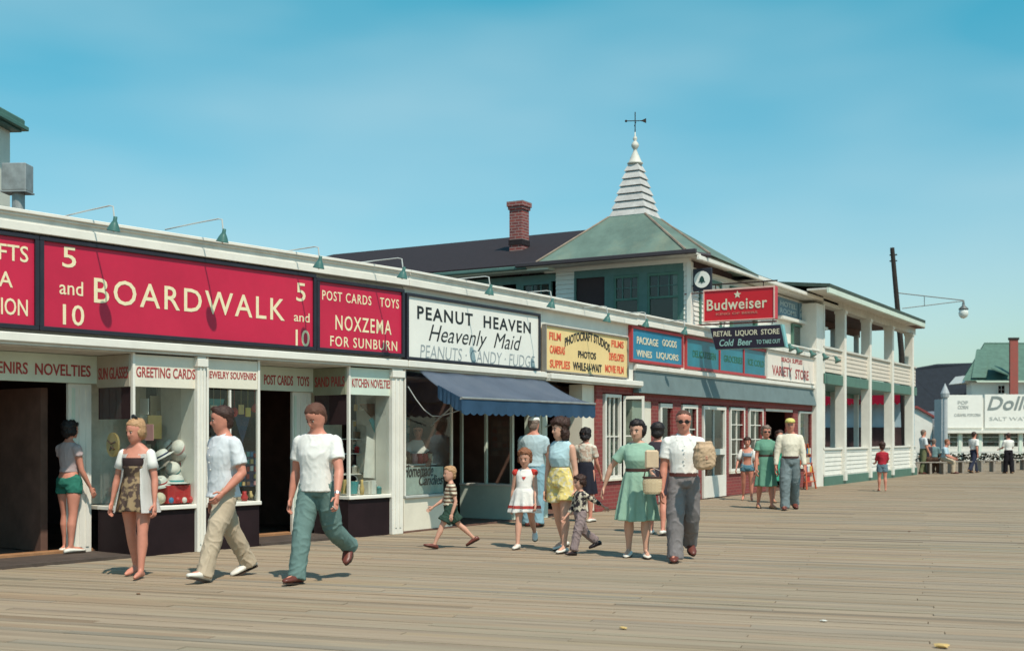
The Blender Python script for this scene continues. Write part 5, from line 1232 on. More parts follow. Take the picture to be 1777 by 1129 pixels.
            b.free(); b = B(); prism(b, pr, -fu * .006 * k); obj('sole', b, mat('dark_sole', (.05, .03, .02), .7), so_, local=True)
    PD['last'] = (P, J, T, hp3, HM, k, pel)
    return P
def glasses(m=None):
    P, J, T, hp3, HM, k, pel = PD['last']; hd_ = (hp3(0, 0, 1) - hp3(0, 0, 0)).length; b = B()
    for s in (-1, 1):
        pts = [hp3(s * .14 + .105 * cos(a), .415 - .12 * abs(s * .14 + .105 * cos(a)) ** 1.2 * 2, .0 + .075 * sin(a)) for a in [2 * pi * i / 12 for i in range(12)]]
        prism(b, pts, HM @ Vector((0, -.01, 0)) * k); tube(b, [hp3(s * .24, .37, .03), hp3(s * .34, .0, .02)], .003 * k, 5)
    tube(b, [hp3(-.06, .42, .02), hp3(.06, .42, .02)], .004, 5); o = obj('sunglasses', b, m or mat('dark_lens', (.01, .01, .012), .15), P, local=True)
    tag(o); return o
def cap(m, brim=True, dz=0, peak=False):
    P, J, T, hp3, HM, k, pel = PD['last']; b = B(); hd_ = (hp3(0, 0, 1) - hp3(0, 0, 0)).length
    ex_ = HM @ Vector((1, 0, 0)) * hd_; ey_ = HM @ Vector((0, 1, 0)) * hd_
    rings(b, [(hp3(0, y, z + dz), ex_ * w, ey_ * d_) for z, w, d_, y in ((.20, .375, .455, -.03), (.34, .375, .44, -.04), (.46, .31, .36, -.05), (.54, .17, .2, -.05), (.56, .05, .06, -.05))], 20)
    o = obj('cap', b, m, P, local=True, smooth=True)
    if peak:
        b = B(); prism(b, [hp3(x, y, .24 + dz) for x, y in ((-.26, .28), (-.2, .56), (0, .66), (.2, .56), (.26, .28))], HM @ Vector((0, 0, .02))); obj('peak', b, m, o, local=True)
def cloth(n, c, v=.08): return mat(n, c, .85, v, 7, .10, 60, spec=.12)
khaki = cloth('khaki_trouser_cloth', (.46, .37, .27)); tealcloth = cloth('teal_trouser_cloth', (.13, .205, .19)); tee = cloth('white_cotton', (.74, .72, .68), .04); paleblue = cloth('pale_blue_white_shirt', (.62, .64, .66), .05)
brownhair = mat('dark_brown_hair', (.045, .018, .012), .6, .4, 40, .5, 90); blackhair = mat('black_hair', (.014, .009, .01), .55, .4, 40, .5, 90); blond = mat('blond_hair', (.42, .24, .12), .6, .3, 40, .5, 90); ginger = mat('light_brown_hair', (.24, .095, .045), .6, .3, 40, .5, 90); shorthair = mat('cropped_sandy_hair', (.34, .15, .08), .7, .2, 50, .3, 120); greyhair = mat('grey_brown_hair', (.2, .14, .11), .6, .3, 40, .4, 90)
wshoe = mat('white_leather', (.68, .64, .57), .5, .08, 10); bshoe = mat('brown_leather', (.13, .035, .025), .4, .2, 10); blackshoe = mat('black_leather', (.03, .02, .025), .4, .2, 10); tan = mat('tan_leather', (.36, .2, .11), .5, .15, 10)
leather = mat('dark_belt_leather', (.07, .03, .025), .4, .2, 10)
greyt = cloth('grey_trouser_cloth', (.20, .18, .18), .12); dgreen = cloth('sea_green_dress_cloth', (.28, .44, .34)); dgreen2 = cloth('green_dress_cloth', (.13, .29, .21))
redtrim = cloth('red_trim_cloth', (.50, .05, .04)); creamc = cloth('cream_knit', (.70, .64, .52)); yel = pattern('yellow_print_cloth', (.68, .55, .20), (.62, .57, .40), 'noise', 22, thr=.56)
brownprint = pattern('brown_print_cloth', (.085, .055, .045), (.30, .21, .12), 'noise', 16, thr=.53); darkbrown = cloth('dark_brown_swim_cloth', (.035, .022, .022), .25)

# 1 woman inside the left doorway
person('woman in pale blouse and green shorts leaning in the dark left doorway', 120, 957, 1.60, 150, 'f', legs=((4, 4, 0), (-4, 2, 0)), arms=((18, 70, 8), (10, 20, 6)), z0=.036, d=14.75, sk=skin2, hair=dict(m=blackhair, style='bob'), feet='shoe', shoe=wshoe,
       wear=(('shorts', cloth('green_shorts', (.03, .15, .11)), dict(len=.30)), ('blouse', cloth('dull_pink_blouse', (.42, .33, .33)), dict(sleeve=.35, lo=.2, drop=.03))))
# 2 girl in open white shirt
P = person('barefoot girl in brown swimsuit and open white shirt before the souvenir window', 237, 1001, 1.62, -12, 'f', legs=((9, 3, 0), (-9, 9, 6)), arms=((2, 10, 12), (-4, 12, 18)), head=(-22, 6), sk=skin2, hair=dict(m=blond, style='bun', ribbon=True), feet='bare',
       wear=(('swimsuit', brownprint, dict(top=.70, hem=.42, flare=.118, pleat=.09, np=9)), ('band', darkbrown, dict(lo=.5, hi=.84, name='bodice'))))
def open_shirt(m, z_lo, sleeve=.6, flare=1.35, gap=.62, arms_=True):
    """shirt hanging open: a sheet round the back and sides with a gap in front, plus sleeves"""
    P, J, T, hp3, HM, k, pel = PD['last']; b = B(); n = 26
    zs = [(1.04, .050, .036), (.97, .094, .052), (.86, .098, .064), (.7, .094, .072), (.42, .090 * flare * .85, .070 * flare * .85), (.1, .100 * flare * .9, .078 * flare), (z_lo, .112 * flare, .092 * flare)]
    sp = (J['aL'][0].z - pel.z); rows = []
    for i, (f, w, d_) in enumerate(zs):
        row = []
        for j in range(n + 1):
            g_ = gap * (.5 + .5 * min(1, i / 3)); a = pi / 2 + g_ + (2 * pi - 2 * g_) * j / n; r = 1 + .04 * sin(a * 5 + i * .5)
            row.append(b.verts.new(T(Vector((w * k * r * cos(a), d_ * k * r * sin(a), pel.z + f * sp)))))
        rows.append(row)
    for A_, B_ in zip(rows, rows[1:]):
        for j in range(n): b.faces.new([A_[j], A_[j + 1], B_[j + 1], B_[j]])
    bmesh.ops.solidify(b, geom=b.faces[:], thickness=.006)
    for s_ in 'LR':
        sp_, el, wr_, d2 = J['a' + s_]; limb(b, [lerp(sp_, el, .02), lerp(sp_, el, sleeve * .6), lerp(sp_, el, sleeve)], [.032 * k, .034 * k, .038 * k], 14, ends='start')
    return obj('open_shirt', b, m, P, local=True, smooth=True)
open_shirt(tee, -.38)
# 3 man in white short-sleeved shirt and khakis
person('dark-haired man in untucked white collared shirt, khaki trousers and white shoes striding left', 388, 1004, 1.79, -38, 'm', legs=((25, 6, -12), (-24, 8, 20)), arms=((-6, 52, 16, 26), (-10, 14, 9)), head=(-24, 4), vox=.011, sk=skin2, twist=-6, fat=1.0, hair=dict(m=brownhair, style='quiff', vol=.03), shoe=wshoe,
       wear=(('trousers', khaki, dict(wide=1.1)), ('shirt', paleblue, dict(lo=-.02, drop=.03, flare=.06, sleeve=.72, collar=True, ease=.029))))
# 4 man in white T-shirt
person('crop-haired man in white T-shirt and teal trousers walking with his head down', 550, 1009, 1.79, -16, 'm', legs=((-22, 42, 38), (17, 4, -4)), arms=((14, 14, 16), (-10, 22, 13)), head=(-18, 26), vox=.011, sk=skin2, fat=.98, hair=dict(m=mat('cropped_red_brown_hair', (.11, .045, .028), .75, .2, 50, .3, 120), style='short', vol=.012), shoe=bshoe,
       wear=(('trousers', tealcloth, dict(wide=1.12)), ('tshirt', tee, dict(lo=-.02, drop=.005, flare=.03, sleeve=.62, ease=.029))))
Pm, J, T, hp3, HM, k, pel = PD['last']
p, d2, hx, inn = J['hL']; b = B(); tube(b, [p + d2 * .05, p + d2 * .05 + hx * .07], .004, 6); tag(obj('cigarette', b, signwhite, None, True), 'cigarette in the hand of the man in the white T-shirt', 'cigarette')
bpy.data.objects['cigarette'].matrix_world = Matrix.Translation(Pm.location) @ Matrix.Rotation(Pm.rotation_euler.z, 4, 'Z')
b = B(); w_ = J['aL'][2]; dd2 = J['aL'][3]; tube(b, [w_ - dd2 * .035, w_ - dd2 * .015], .031, 12); obj('wristwatch', b, mat('steel', (.5, .5, .5), .3, metal=.8), Pm, True)
# 5 small boy
person('small blond boy in striped shirt and dark shorts marching left past the candy window', 782, 951, 1.10, -80, 'c', legs=((30, 8, -14), (-30, 18, 30)), arms=((-14, 30, 5), (26, 30, 6)), head=(14, 0), vox=.009, sk=skin, hair=dict(m=blond, style='short', vol=.03, front=True), feet='shoe', shoe=bshoe,
       wear=(('shorts', cloth('dark_green_shorts', (.03, .06, .045)), dict(len=.75, wide=1.3)), ('tshirt', pattern('cream_brown_stripes', (.62, .55, .42), (.16, .09, .06), 'stripe', 6.5), dict(lo=.2, drop=.02, sleeve=.6, ease=.012))))
# 6 girl in white dress
person('girl in white sleeveless dress with red hem bands walking toward the camera', 911, 951, 1.29, -10, 'c', legs=((-20, 34, 26), (14, 4, 0)), arms=((14, 20, 9), (-8, 14, 12)), head=(-4, 12), vox=.010, sk=skin, hair=dict(m=ginger, style='bangs', vol=.05), shoe=wshoe,
       wear=(('dress', tee, dict(top=1.11, hem=.37, flare=.155, pleat=.14, trim=redtrim, trimz=(.74, .80))),))
P, J, T, hp3, HM, k, pel = PD['last']
b = B(); sh = J['aL'][0].z
for s in (-1, 1): limb(b, [T(Vector((s * .075 * k, .0, sh + .02 * k))), T(Vector((s * .098 * k, .0, sh + .008 * k)))], [.030 * k, .038 * k], 10, .9)
prism(b, [T(Vector((-.02 * k, .062 * k, sh - .03 * k))), T(Vector((.02 * k, .062 * k, sh - .03 * k))), T(Vector((.006 * k, .068 * k, sh - .055 * k))), T(Vector((-.006 * k, .068 * k, sh - .055 * k)))], (0, .01, 0)); obj('shoulder_trim', b, redtrim, P, local=True, smooth=False)
# 7 man with white cap seen from behind
person('man in white cap and pale blue clothes seen from behind at the candy shop', 926, 913, 1.76, 168, 'm', legs=((3, 3, 0), (-6, 6, 0)), arms=((24, 60, 6), (4, 16, 12)), head=(-6, 6), sk=skin2, fat=1.08, hair=dict(m=greyhair, style='short', vol=0), shoe=bshoe,
       wear=(('trousers', cloth('pale_blue_trousers', (.22, .36, .42)), dict(wide=1.1)), ('shirt', cloth('pale_blue_shirt', (.42, .52, .55)), dict(lo=.16, drop=.03, sleeve=.72, ease=.02))))
cap(signwhite, dz=.02)
# 8 woman with yellow shorts
person('dark-haired woman in pale blue sleeveless top and yellow print shorts', 973, 957, 1.66, -34, 'f', legs=((9, 5, 0), (-13, 10, 10)), arms=((-4, 10, 9), (-2, 8, 9)), head=(-30, 2), vox=.011, sk=skin3, hair=dict(m=brownhair, style='long', vol=.15), shoe=wshoe,
       wear=(('shorts', yel, dict(len=.56, wide=1.2, hi=.45)), ('blouse', cloth('pale_blue_sleeveless_top', (.42, .58, .62)), dict(sleeve=0, lo=.3, ease=.012))))
# 9 woman behind at the photo shop
person('woman in pale floral blouse and dark skirt seen from behind at the photo shop door', 1016, 905, 1.58, 160, 'f', legs=((3, 3, 0), (-3, 3, 0)), arms=((20, 50, 12), (10, 30, 10)), sk=skin2, hair=dict(m=blackhair, style='bob', vol=.06), shoe=wshoe,
       wear=(('skirt', cloth('black_skirt', (.02, .02, .03)), dict(hem=.30, flare=.12)), ('blouse', pattern('floral_blouse_cloth', (.50, .36, .28), (.60, .55, .46), 'noise', 14, thr=.5), dict(sleeve=.6, lo=.2))))
# 10 little boy led by the hand
person('little boy in striped top and grey trousers led by the hand, walking left', 1007, 962, .99, -62, 'c', legs=((20, 6, -6), (-24, 30, 20)), arms=((-62, 2, 4), (12, 30, 10)), head=(0, 8), vox=.009, sk=skin, hair=dict(m=brownhair, style='bangs', vol=.03), shoe=blackshoe,
       wear=(('trousers', cloth('mauve_grey_trousers', (.25, .19, .19)), dict(wide=1.15, len=.8)), ('tshirt', pattern('black_cream_zigzag', (.03, .025, .03), (.52, .46, .36), 'noise', 20, thr=.5), dict(lo=.2, drop=.01, sleeve=1.6, ease=.012))))
# 12 dark-haired woman behind the green dress
person('black-haired woman half hidden behind the woman in the pleated green dress', 1141, 927, 1.64, 165, 'f', legs=((10, 5, 0), (-10, 8, 5)), arms=((5, 12, 8), (5, 12, 8)), sk=skin2, hair=dict(m=blackhair, style='bun', vol=.10), shoe=wshoe,
       wear=(('dress', cloth('dark_dress', (.05, .04, .05)), dict(hem=.36, flare=.13, sleeve=.5)),))
# 11 woman in sea-green dress
person('dark-haired woman in belted sea-green pleated dress holding parcels and a boy by the hand', 1106, 967, 1.63, -8, 'f', legs=((4, 3, 0), (-5, 4, 4)), arms=((18, 62, 6, -5), (-10, 6, 38)), head=(-22, 4), vox=.011, sk=skin3, fat=1.12, hair=dict(m=blackhair, style='bangs', vol=.06), shoe=wshoe,
       wear=(('dress', dgreen, dict(hem=.27, flare=.142, sleeve=.62, pleat=.20, np=11, belt=leather)),))
def hold(name, label, cat, hand, off, builder, rz=0):
    P, J, T, hp3, HM, k, pel = PD['last']; p = J['h' + hand][0] + Vector(off)
    w = Matrix.Translation(P.location) @ Matrix.Rotation(P.rotation_euler.z, 4, 'Z') @ p
    t = thing(name, label, cat, w, P.rotation_euler.z + rz); builder(t); return t
def wicker(t):
    m = pattern('pale_wicker', (.50, .36, .22), (.62, .50, .33), 'check', 60, thr=.5)
    b = B(); rings(b, [(Vector((0, 0, z)), Vector((w, 0, 0)), Vector((0, w * .45, 0))) for z, w in ((-.17, .085), (-.145, .105), (-.04, .115), (.0, .11), (.015, .095))], 16); obj('basket', b, m, t, True)
    b = B(); rings(b, [(Vector((0, 0, z)), Vector((w, 0, 0)), Vector((0, w * .45, 0))) for z, w in ((.012, .115), (.032, .117))], 16); obj('lid_rim', b, leather, t, True)
    b = B(); tube(b, [(-.1, 0, .02), (-.08, 0, .10), (0, 0, .135), (.08, 0, .10), (.1, 0, .02)], .009, 6); obj('handle', b, leather, t, True)
hold('handbag', 'cream wicker handbag with a brown rim held by the woman in the sea-green dress', 'handbag', 'L', (.02, .04, -.02), wicker)
def parcel(t):
    b = B(); F = Frame((0, 0), R(90)); box(b, F, -.08, .08, -.05, .0, 0, .22, .02); obj('paper_wrap', b, mat('beige_paper', (.60, .45, .30), .8, .12, 6, .4, 20), t, True)
hold('parcel', 'beige paper parcel tucked above the wicker handbag of the woman in sea green', 'parcel', 'L', (.03, .0, .10), parcel, .1)
# 13 man with sunglasses and paper bag
person('balding man in sunglasses, white polo shirt and grey pleated trousers walking toward the camera', 1186, 973, 1.75, -4, 'm', legs=((-16, 26, 26), (8, 2, 0)), arms=((22, 82, 12, 6), (2, 10, 9)), head=(-2, 2), vox=.011, sk=skin2, fat=1.0, hair=dict(m=mat('thin_brown_hair', (.10, .045, .03), .7, .3, 40, .4, 90), style='short', vol=-.012), shoe=bshoe,
       wear=(('trousers', greyt, dict(wide=1.18, belt=mat('red_brown_belt', (.10, .03, .025), .4), beltz=.20, hi=.23)), ('shirt', tee, dict(lo=.18, drop=None, sleeve=.66, collar=True, ease=.02))))
glasses()
def bag(t):
    b = B(); rings(b, [(Vector((0, 0, z)), Vector((w, 0, 0)), Vector((0, w * .7, 0))) for z, w in ((-.14, .08), (-.11, .118), (.02, .135), (.10, .12), (.15, .085), (.17, .095))], 12)
    me = remesh(b, .012, 1); wrinkle(me, .016, 11, 3, 1); link('paper', me, mat('tan_paper_bag', (.52, .36, .23), .8, .22, 6, .5, 18, dirt=.3, dirtcol=(.22, .1, .05)), t, True)
hold('paper_bag', 'crumpled tan paper bag carried on the arm of the man in sunglasses', 'bag', 'L', (-.01, -.02, .02), bag)
# 14..17 further on
person('girl in blue bikini and open white jacket outside the red shopfront', 1297, 868, 1.42, -12, 'f', legs=((3, 2, 0), (-8, 10, 8)), arms=((6, 16, 9), (8, 30, 20)), vox=.014, sk=skin2, hair=dict(m=brownhair, style='bangs', vol=.07), feet='bare',
       wear=(('shorts', cloth('blue_swim_shorts', (.10, .22, .28)), dict(len=.22, ease=.010)), ('band', cloth('grey_blue_top', (.22, .30, .36)), dict(lo=.62, hi=.82, name='bikini_top'))))
open_shirt(tee, .05, .9, 1.05, .8)
person('woman in sunglasses and belted mid-green dress walking arm in arm outside the red shopfront', 1329, 882, 1.66, 4, 'f', legs=((6, 3, 0), (-9, 8, 6)), arms=((5, 12, 8), (5, 14, 9)), vox=.014, sk=skin2, fat=1.08, hair=dict(m=greyhair, style='bangs', vol=.05), shoe=tan,
       wear=(('dress', dgreen2, dict(hem=.27, flare=.128, sleeve=.55, pleat=.13, np=8, belt=leather)),)); glasses()
person('person in bright green dress mostly hidden behind the man in the cream sweater', 1352, 872, 1.58, 10, 'f', legs=((4, 3, 0), (-4, 4, 0)), vox=.016, sk=skin2, hair=dict(m=brownhair, style='bob'), shoe=tan,
       wear=(('dress', cloth('bright_green_dress', (.05, .33, .22)), dict(hem=.30, flare=.16, sleeve=.5)),))
person('man in yellow cap, cream sweater and grey-blue trousers outside the red shopfront', 1371, 884, 1.80, -8, 'm', legs=((-12, 16, 14), (7, 2, 0)), arms=((2, 12, 11), (2, 10, 12)), vox=.014, sk=skin2, hair=dict(m=greyhair, style='short', vol=0), shoe=bshoe,
       wear=(('trousers', cloth('blue_grey_trousers', (.17, .21, .22), .2), dict(wide=1.2, belt=leather, beltz=.2, hi=.22)), ('sweater', creamc, dict(lo=.18, drop=None, sleeve=1.9, ease=.018)))); cap(cloth('lemon_cap', (.62, .55, .18)), peak=True)
# 18 boy in red
person('boy in red top and blue shorts standing with his back turned before the porch', 1531, 852, 1.30, 172, 'c', legs=((3, 3, 0), (-4, 4, 0)), arms=((20, 60, 8), (20, 60, 8)), vox=.013, sk=skin2, hair=dict(m=brownhair, style='short'), feet='bare',
       wear=(('shorts', cloth('slate_blue_shorts', (.13, .2, .24)), dict(len=.5)), ('tshirt', cloth('crimson_top', (.36, .025, .04)), dict(lo=.15, drop=.02, sleeve=.8))))
# far people
person('man in white shirt and navy trousers striding across the far boardwalk', 1690, 820, 1.66, 120, 'm', legs=((22, 8, -5), (-22, 10, 18)), arms=((15, 40, 8), (-15, 20, 8)), vox=.018, sk=skin2, hair=dict(m=brownhair, style='short'), shoe=tan,
       wear=(('trousers', cloth('navy_cloth', (.03, .035, .06)), dict(wide=1.1)), ('shirt', tee, dict(lo=.18, drop=.0, sleeve=.8))))
person('man in white shirt and black trousers standing at the far right of the boardwalk', 1750, 821, 1.58, 185, 'm', legs=((5, 3, 0), (-6, 6, 0)), arms=((20, 60, 8), (20, 60, 8)), vox=.018, sk=skin2, hair=dict(m=brownhair, style='short'), shoe=tan,
       wear=(('trousers', cloth('black_cloth', (.015, .013, .016)), dict(wide=1.2)), ('shirt', tee, dict(lo=.18, drop=.0, sleeve=.8))))
person('man in light blue shirt and olive trousers standing by the porch corner', 1602, 822, 1.70, 100, 'm', legs=((8, 3, 0), (-8, 6, 4)), arms=((15, 40, 8), (5, 20, 8)), vox=.018, sk=skin2, hair=dict(m=greyhair, style='short'), shoe=bshoe,
       wear=(('trousers', cloth('olive_cloth', (.14, .15, .08)), dict(wide=1.1)), ('shirt', paleblue, dict(lo=.18, drop=.0, sleeve=.8))))
for px, f, m, hm, lab, lc in ((1620, 150, 'grey_teal_shirt', greyhair, 'person in grey-teal shirt sitting on the near bench with their back turned', (.16, .25, .26)), (1636, 60, 'light_blue_shirt', ginger, 'person in light blue shirt sitting forward on the near bench', (.42, .55, .62)), (1612, 180, 'dark_shirt', blackhair, 'person in dark clothes sitting at the left end of the near bench', (.05, .04, .05))):
    person(lab, px, 821, 1.65, f, 'm', legs=((80, 80, 0), (80, 78, 0)), arms=((30, 50, 8), (30, 50, 8)), lean=14 if px == 1636 else 2, vox=.018, sk=skin2, hair=dict(m=hm, style='short'), shoe=bshoe,
           wear=(('trousers', khaki if px == 1636 else cloth('brown_cloth', (.09, .05, .035)), dict(wide=1.05)), ('shirt', cloth(m, lc), dict(lo=.18, drop=.0, sleeve=.8))))
# figures inside the candy shop and porch, half seen through glass
person('shop assistant in white behind the candy window', 726, 900, 1.62, 0, 'f', z0=.03, d=19.6, vox=.016, sk=skin2, arms=((30, 50, 10), (30, 60, 10)), hair=dict(m=blackhair, style='bob', vol=.05), shoe=wshoe, wear=(('dress', tee, dict(hem=.3, flare=.14, sleeve=.55)),))
# ---------------------------------------------------------------- goods in the shop windows
def gt(name, F, px, v, z, label, cat, group=None, rz=0):
    return thing(name, label, cat, F.pt(F.u(px, v), v, z), rz - F.th, group)
cols = {n: mat('goods_' + n, c, r) for n, c, r in (('white', (.66, .64, .58), .6), ('straw', (.58, .40, .16), .8), ('red', (.46, .03, .03), .5), ('blue', (.04, .18, .35), .4), ('yellow', (.65, .45, .10), .5), ('teal', (.08, .3, .3), .4), ('pink', (.55, .25, .25), .5), ('navy', (.02, .03, .08), .5), ('brown', (.16, .08, .04), .5), ('cream', (.6, .52, .38), .6))}
def hat(F, px, v, z, m, band, label, sc=1.0, tilt=0, tx=0):
    t = gt('sun_hat', F, px, v, z, label, 'hat'); M = Matrix.Rotation(R(tilt), 3, 'Y') @ Matrix.Rotation(R(tx), 3, 'X')
    b = B(); lathe(b, [(.17 * sc, 0), (.175 * sc, .006), (.10 * sc, .02), (.095 * sc, .07 * sc), (.075 * sc, .10 * sc), (.03 * sc, .112 * sc)], n=20, M=M); obj('crown', b, m, t, True, True)
    b = B(); lathe(b, [(.10 * sc, .02), (.102 * sc, .022), (.099 * sc, .045 * sc), (.096 * sc, .046 * sc)], n=20, M=M); obj('hat_band', b, band, t, True)
def stand(F, px, v, z0, z1, t): pass
hat(FA, 314, -.32, 1.30, cols['white'], cols['pink'], 'white sun hat hanging highest at the right of the greeting cards window', 1.0, 20, 70)
hat(FA, 283, -.30, 1.19, cols['white'], cols['navy'], 'white sailor hat with a dark underside below the yellow card', .9, -15, 25)
hat(FA, 302, -.40, 1.02, cols['white'], cols['teal'], 'tilted white hat in the middle of the greeting cards window', 1.0, 40, 40)
hat(FA, 305, -.20, .86, cols['white'], cols['teal'], 'pale hat resting on top of the red display box', 1.0, 0, 0)
hat(FA, 279, -.25, .86, cols['white'], cols['red'], 'white hat left of the hat on the red box', .85, 15, 20)
hat(RF, 0, -.0, 0, cols['white'], cols['red'], 'x') if False else None
# straw face in the side window
t = thing('straw_disc', 'round yellow straw disc with dark ribbons in the angled side window', 'ornament', RF.pt(.25, .03 - .08, 1.35)); bpy.context.view_layer.update()
b = B(); prism(b, [RF.pt(.25 + .125 * cos(2 * pi * i / 20), -.06, 1.35 + .15 * sin(2 * pi * i / 20)) for i in range(20)], RF.pt(0, .03, 0) - RF.pt(0, 0, 0)); obj('face', b, cols['straw'], t)
b = B(); tube(b, [RF.pt(.17, -.022, 1.40), RF.pt(.25, -.018, 1.36), RF.pt(.33, -.022, 1.385)], .012, 5); obj('dark_band', b, cols['brown'], t)
b = B(); tube(b, [RF.pt(.21, -.022, 1.28), RF.pt(.26, -.016, 1.33), RF.pt(.31, -.022, 1.29)], .012, 5); obj('dark_bow', b, cols['brown'], t)
def boxy(name, F, p0, p1, v0, v1, z0, z1, m, label, cat, group=None, tiltz=0):
    u0, u1 = F.u(p0, v1), F.u(p1, v1); t = tag(box_o(name, F, u0, u1, v0, v1, z0, z1, m), label, cat, group); return t
def box_o(name, F, u0, u1, v0, v1, z0, z1, m, parent=None): return qbox(name, F, u0, u1, v0, v1, z0, z1, m, parent, .004)
r1 = boxy('display_box', FA, 291, 331, -.45, -.08, .62, .84, cols['red'], 'red display box standing under the hats in the greeting cards window', 'box')
boxy('display_box', FA, 322, 333, -.45, -.20, .62, 1.12, cols['red'], 'tall red display box at the right end of the greeting cards window', 'box')
boxy('picture_card', FA, 257, 281, -.50, -.48, 1.42, 1.72, cols['straw'], 'yellow picture card leaning high in the greeting cards window', 'card')
boxy('picture_card', FA, 243, 262, -.60, -.58, 1.45, 1.72, cols['white'], 'white picture card left of the yellow card in the greeting cards window', 'card')
for i, (px, z, m, lab, r) in enumerate(((279, .69, 'cream', 'pale striped ball at the left of the row of small toys on the window sill', .075), (298, .66, 'blue', 'small blue ball in the toy row on the window sill', .04), (310, .66, 'red', 'small red ball in the middle of the toy row on the window sill', .045), (321, .655, 'white', 'small white ball in the toy row on the window sill', .04), (333, .655, 'red', 'red ball at the right end of the toy row on the window sill', .045))):
    b = B(); c = FA.pt(FA.u(px, -.07), -.09, z); ball(b, c, r, sub=2); tag(obj('toy_ball', b, cols[m], None, smooth=True), lab, 'ball')
# scarf shapes and pinwheels in bay 1b (behind the man)
for i, (px, z0, z1, m, lab) in enumerate(((372, 1.5, 1.95, 'teal', 'teal pennant hanging in the jewelry window left of the mullion'), (420, 1.35, 1.8, 'navy', 'dark pennant hanging in the jewelry window right of the mullion'))):
    u = FA.u(px, -.5); b = B(); prism(b, [FA.pt(u - .16, -.5, z1), FA.pt(u + .16, -.5, z1), FA.pt(u, -.5, z0)], FA.pt(0, .01, 0) - FA.pt(0, 0, 0)); tag(obj('pennant', b, cols[m]), lab, 'pennant')
rg = random.Random(11)
def shelf_fill(F, pa, pb, v0, v1, z, n, group, label, hmax=.16):
    for i in range(n):
        px = pa + (pb - pa) * (i + .5) / n + rg.uniform(-1.5, 1.5); v = rg.uniform(v0, v1); c = F.pt(F.u(px, v), v, z); kind = rg.randrange(4); r = rg.uniform(.03, .06)
        cn = rg.choice(('white', 'cream', 'white', 'brown', 'straw', 'red', 'teal', 'cream')); m = cols[cn]; b = B(); h = rg.uniform(.08, hmax)
        if kind == 0: lathe(b, [(r * .7, 0), (r, h * .4), (r * .5, h * .75), (r * .55, h)], c, 12)
        elif kind == 1: lathe(b, [(r * .8, 0), (r * .85, h * .7), (r, h * .72), (r * .2, h)], c, 12)
        elif kind == 2: ball(b, c + Vector((0, 0, r)), r, sub=2)
        else: 
            ff = Frame(c.xy, F.th + rg.uniform(-.4, .4)); box(b, ff, -r, r, -r * .7, r * .7, z, z + h, .003)
        tag(obj('souvenir', b, m, None, smooth=kind in (0, 1, 2)), cn + ' ' + ('vase', 'jar', 'ball', 'box')[kind] + ', ' + ORD[i] + ' from the left ' + label, 'souvenir', group)
shelf_fill(FA, 362, 449, -.5, -.1, .605, 9, 'souvenirs in the jewelry window', 'on the sill of the jewelry souvenirs window', .14)
shelf_fill(FA, 609, 678, -.6, -.08, .605, 16, 'novelties along the sill of the kitchen novelties window', 'on the sill of the kitchen novelties window', .22)
shelf_fill(FA, 611, 676, -.75, -.6, .90, 9, 'novelties on the glass shelf of the kitchen novelties window', 'on the raised shelf of the kitchen novelties window', .18)
qbox('display_shelf', FA, FA.u(607), FA.u(679), -.8, -.5, .88, .895, cols['white'], five)
for i, (u, z, m, s, lab) in enumerate(((.15, .62, 'cream', .1, 'cream pail in the sand pails side window'), (.38, .62, 'straw', .1, 'straw pail in the sand pails side window'), (.58, .62, 'teal', .09, 'teal pail in the sand pails side window'))):
    c = RF2.pt(u, -.22, z); t = thing('sand_pail', lab, 'pail', c); b = B(); lathe(b, [(s * .75, 0), (s, s * 2)], c, 14); obj('pail', b, cols[m], t); b = B(); tube(b, [c + Vector((s * cos(a), 0, s * 2 + s * sin(a))) for a in [pi * i / 8 for i in range(9)]], .006, 5); obj('handle', b, metal, t)
# slanted boards hanging behind the kitchen novelties glass
for pts, m, lab, nm in ((((622, 700), (650, 700), (664, 742), (650, 730)), 'brown', 'dark triangular kite hanging in the kitchen novelties window', 'kite'), (((640, 728), (650, 720), (668, 778), (664, 784)), 'teal', 'narrow teal kite tail hanging in the kitchen novelties window', 'kite'), (((636, 756), (662, 770), (664, 830), (630, 828)), 'white', 'pale round tray standing in the kitchen novelties window', 'tray')):
    b = B(); prism(b, [FA.pt(FA.u(px, -.35), -.35, FA.z(px, py, -.35)) for px, py in pts], FA.pt(0, .012, 0) - FA.pt(0, 0, 0)); tag(obj(nm, b, cols[m]), lab, nm)
boxy('white_jug', FA, 640, 652, -.25, -.1, .605, .80, cols['white'], 'white box standing on the sill near the right of the kitchen novelties window', 'box')
# candy window: mirror-like disc, trays
b = B(); c = FB.pt(FB.u(712, -.3), -.3, .84); lathe(b, [(.02, -.02), (.14, -.02), (.15, 0), (.02, .01)], c, 18, Matrix.Rotation(R(80), 3, 'Y')); tag(obj('candy_tray', b, cols['cream'], None), 'round cream candy tray standing at the left of the candy window', 'tray')
rg = random.Random(4)
for i in range(8):
    px = 704 + i * 9.5; c = FB.pt(FB.u(px, -.4), -.45, 1.02); cn = rg.choice(('pink', 'cream', 'brown', 'red', 'teal')); b = B(); lathe(b, [(.05, 0), (.06, .1), (.04, .14), (.045, .16)], c, 12); tag(obj('candy_jar', b, cols[cn], None, smooth=True), cn + ' candy jar, ' + ORD[i] + ' from the left on the shelf of the candy window', 'jar', 'candy jars in the window')
qbox('display_shelf', FB, ucw0 + .05, ucw1 - .04, -.6, -.3, 1.0, 1.018, cols['white'], nut)
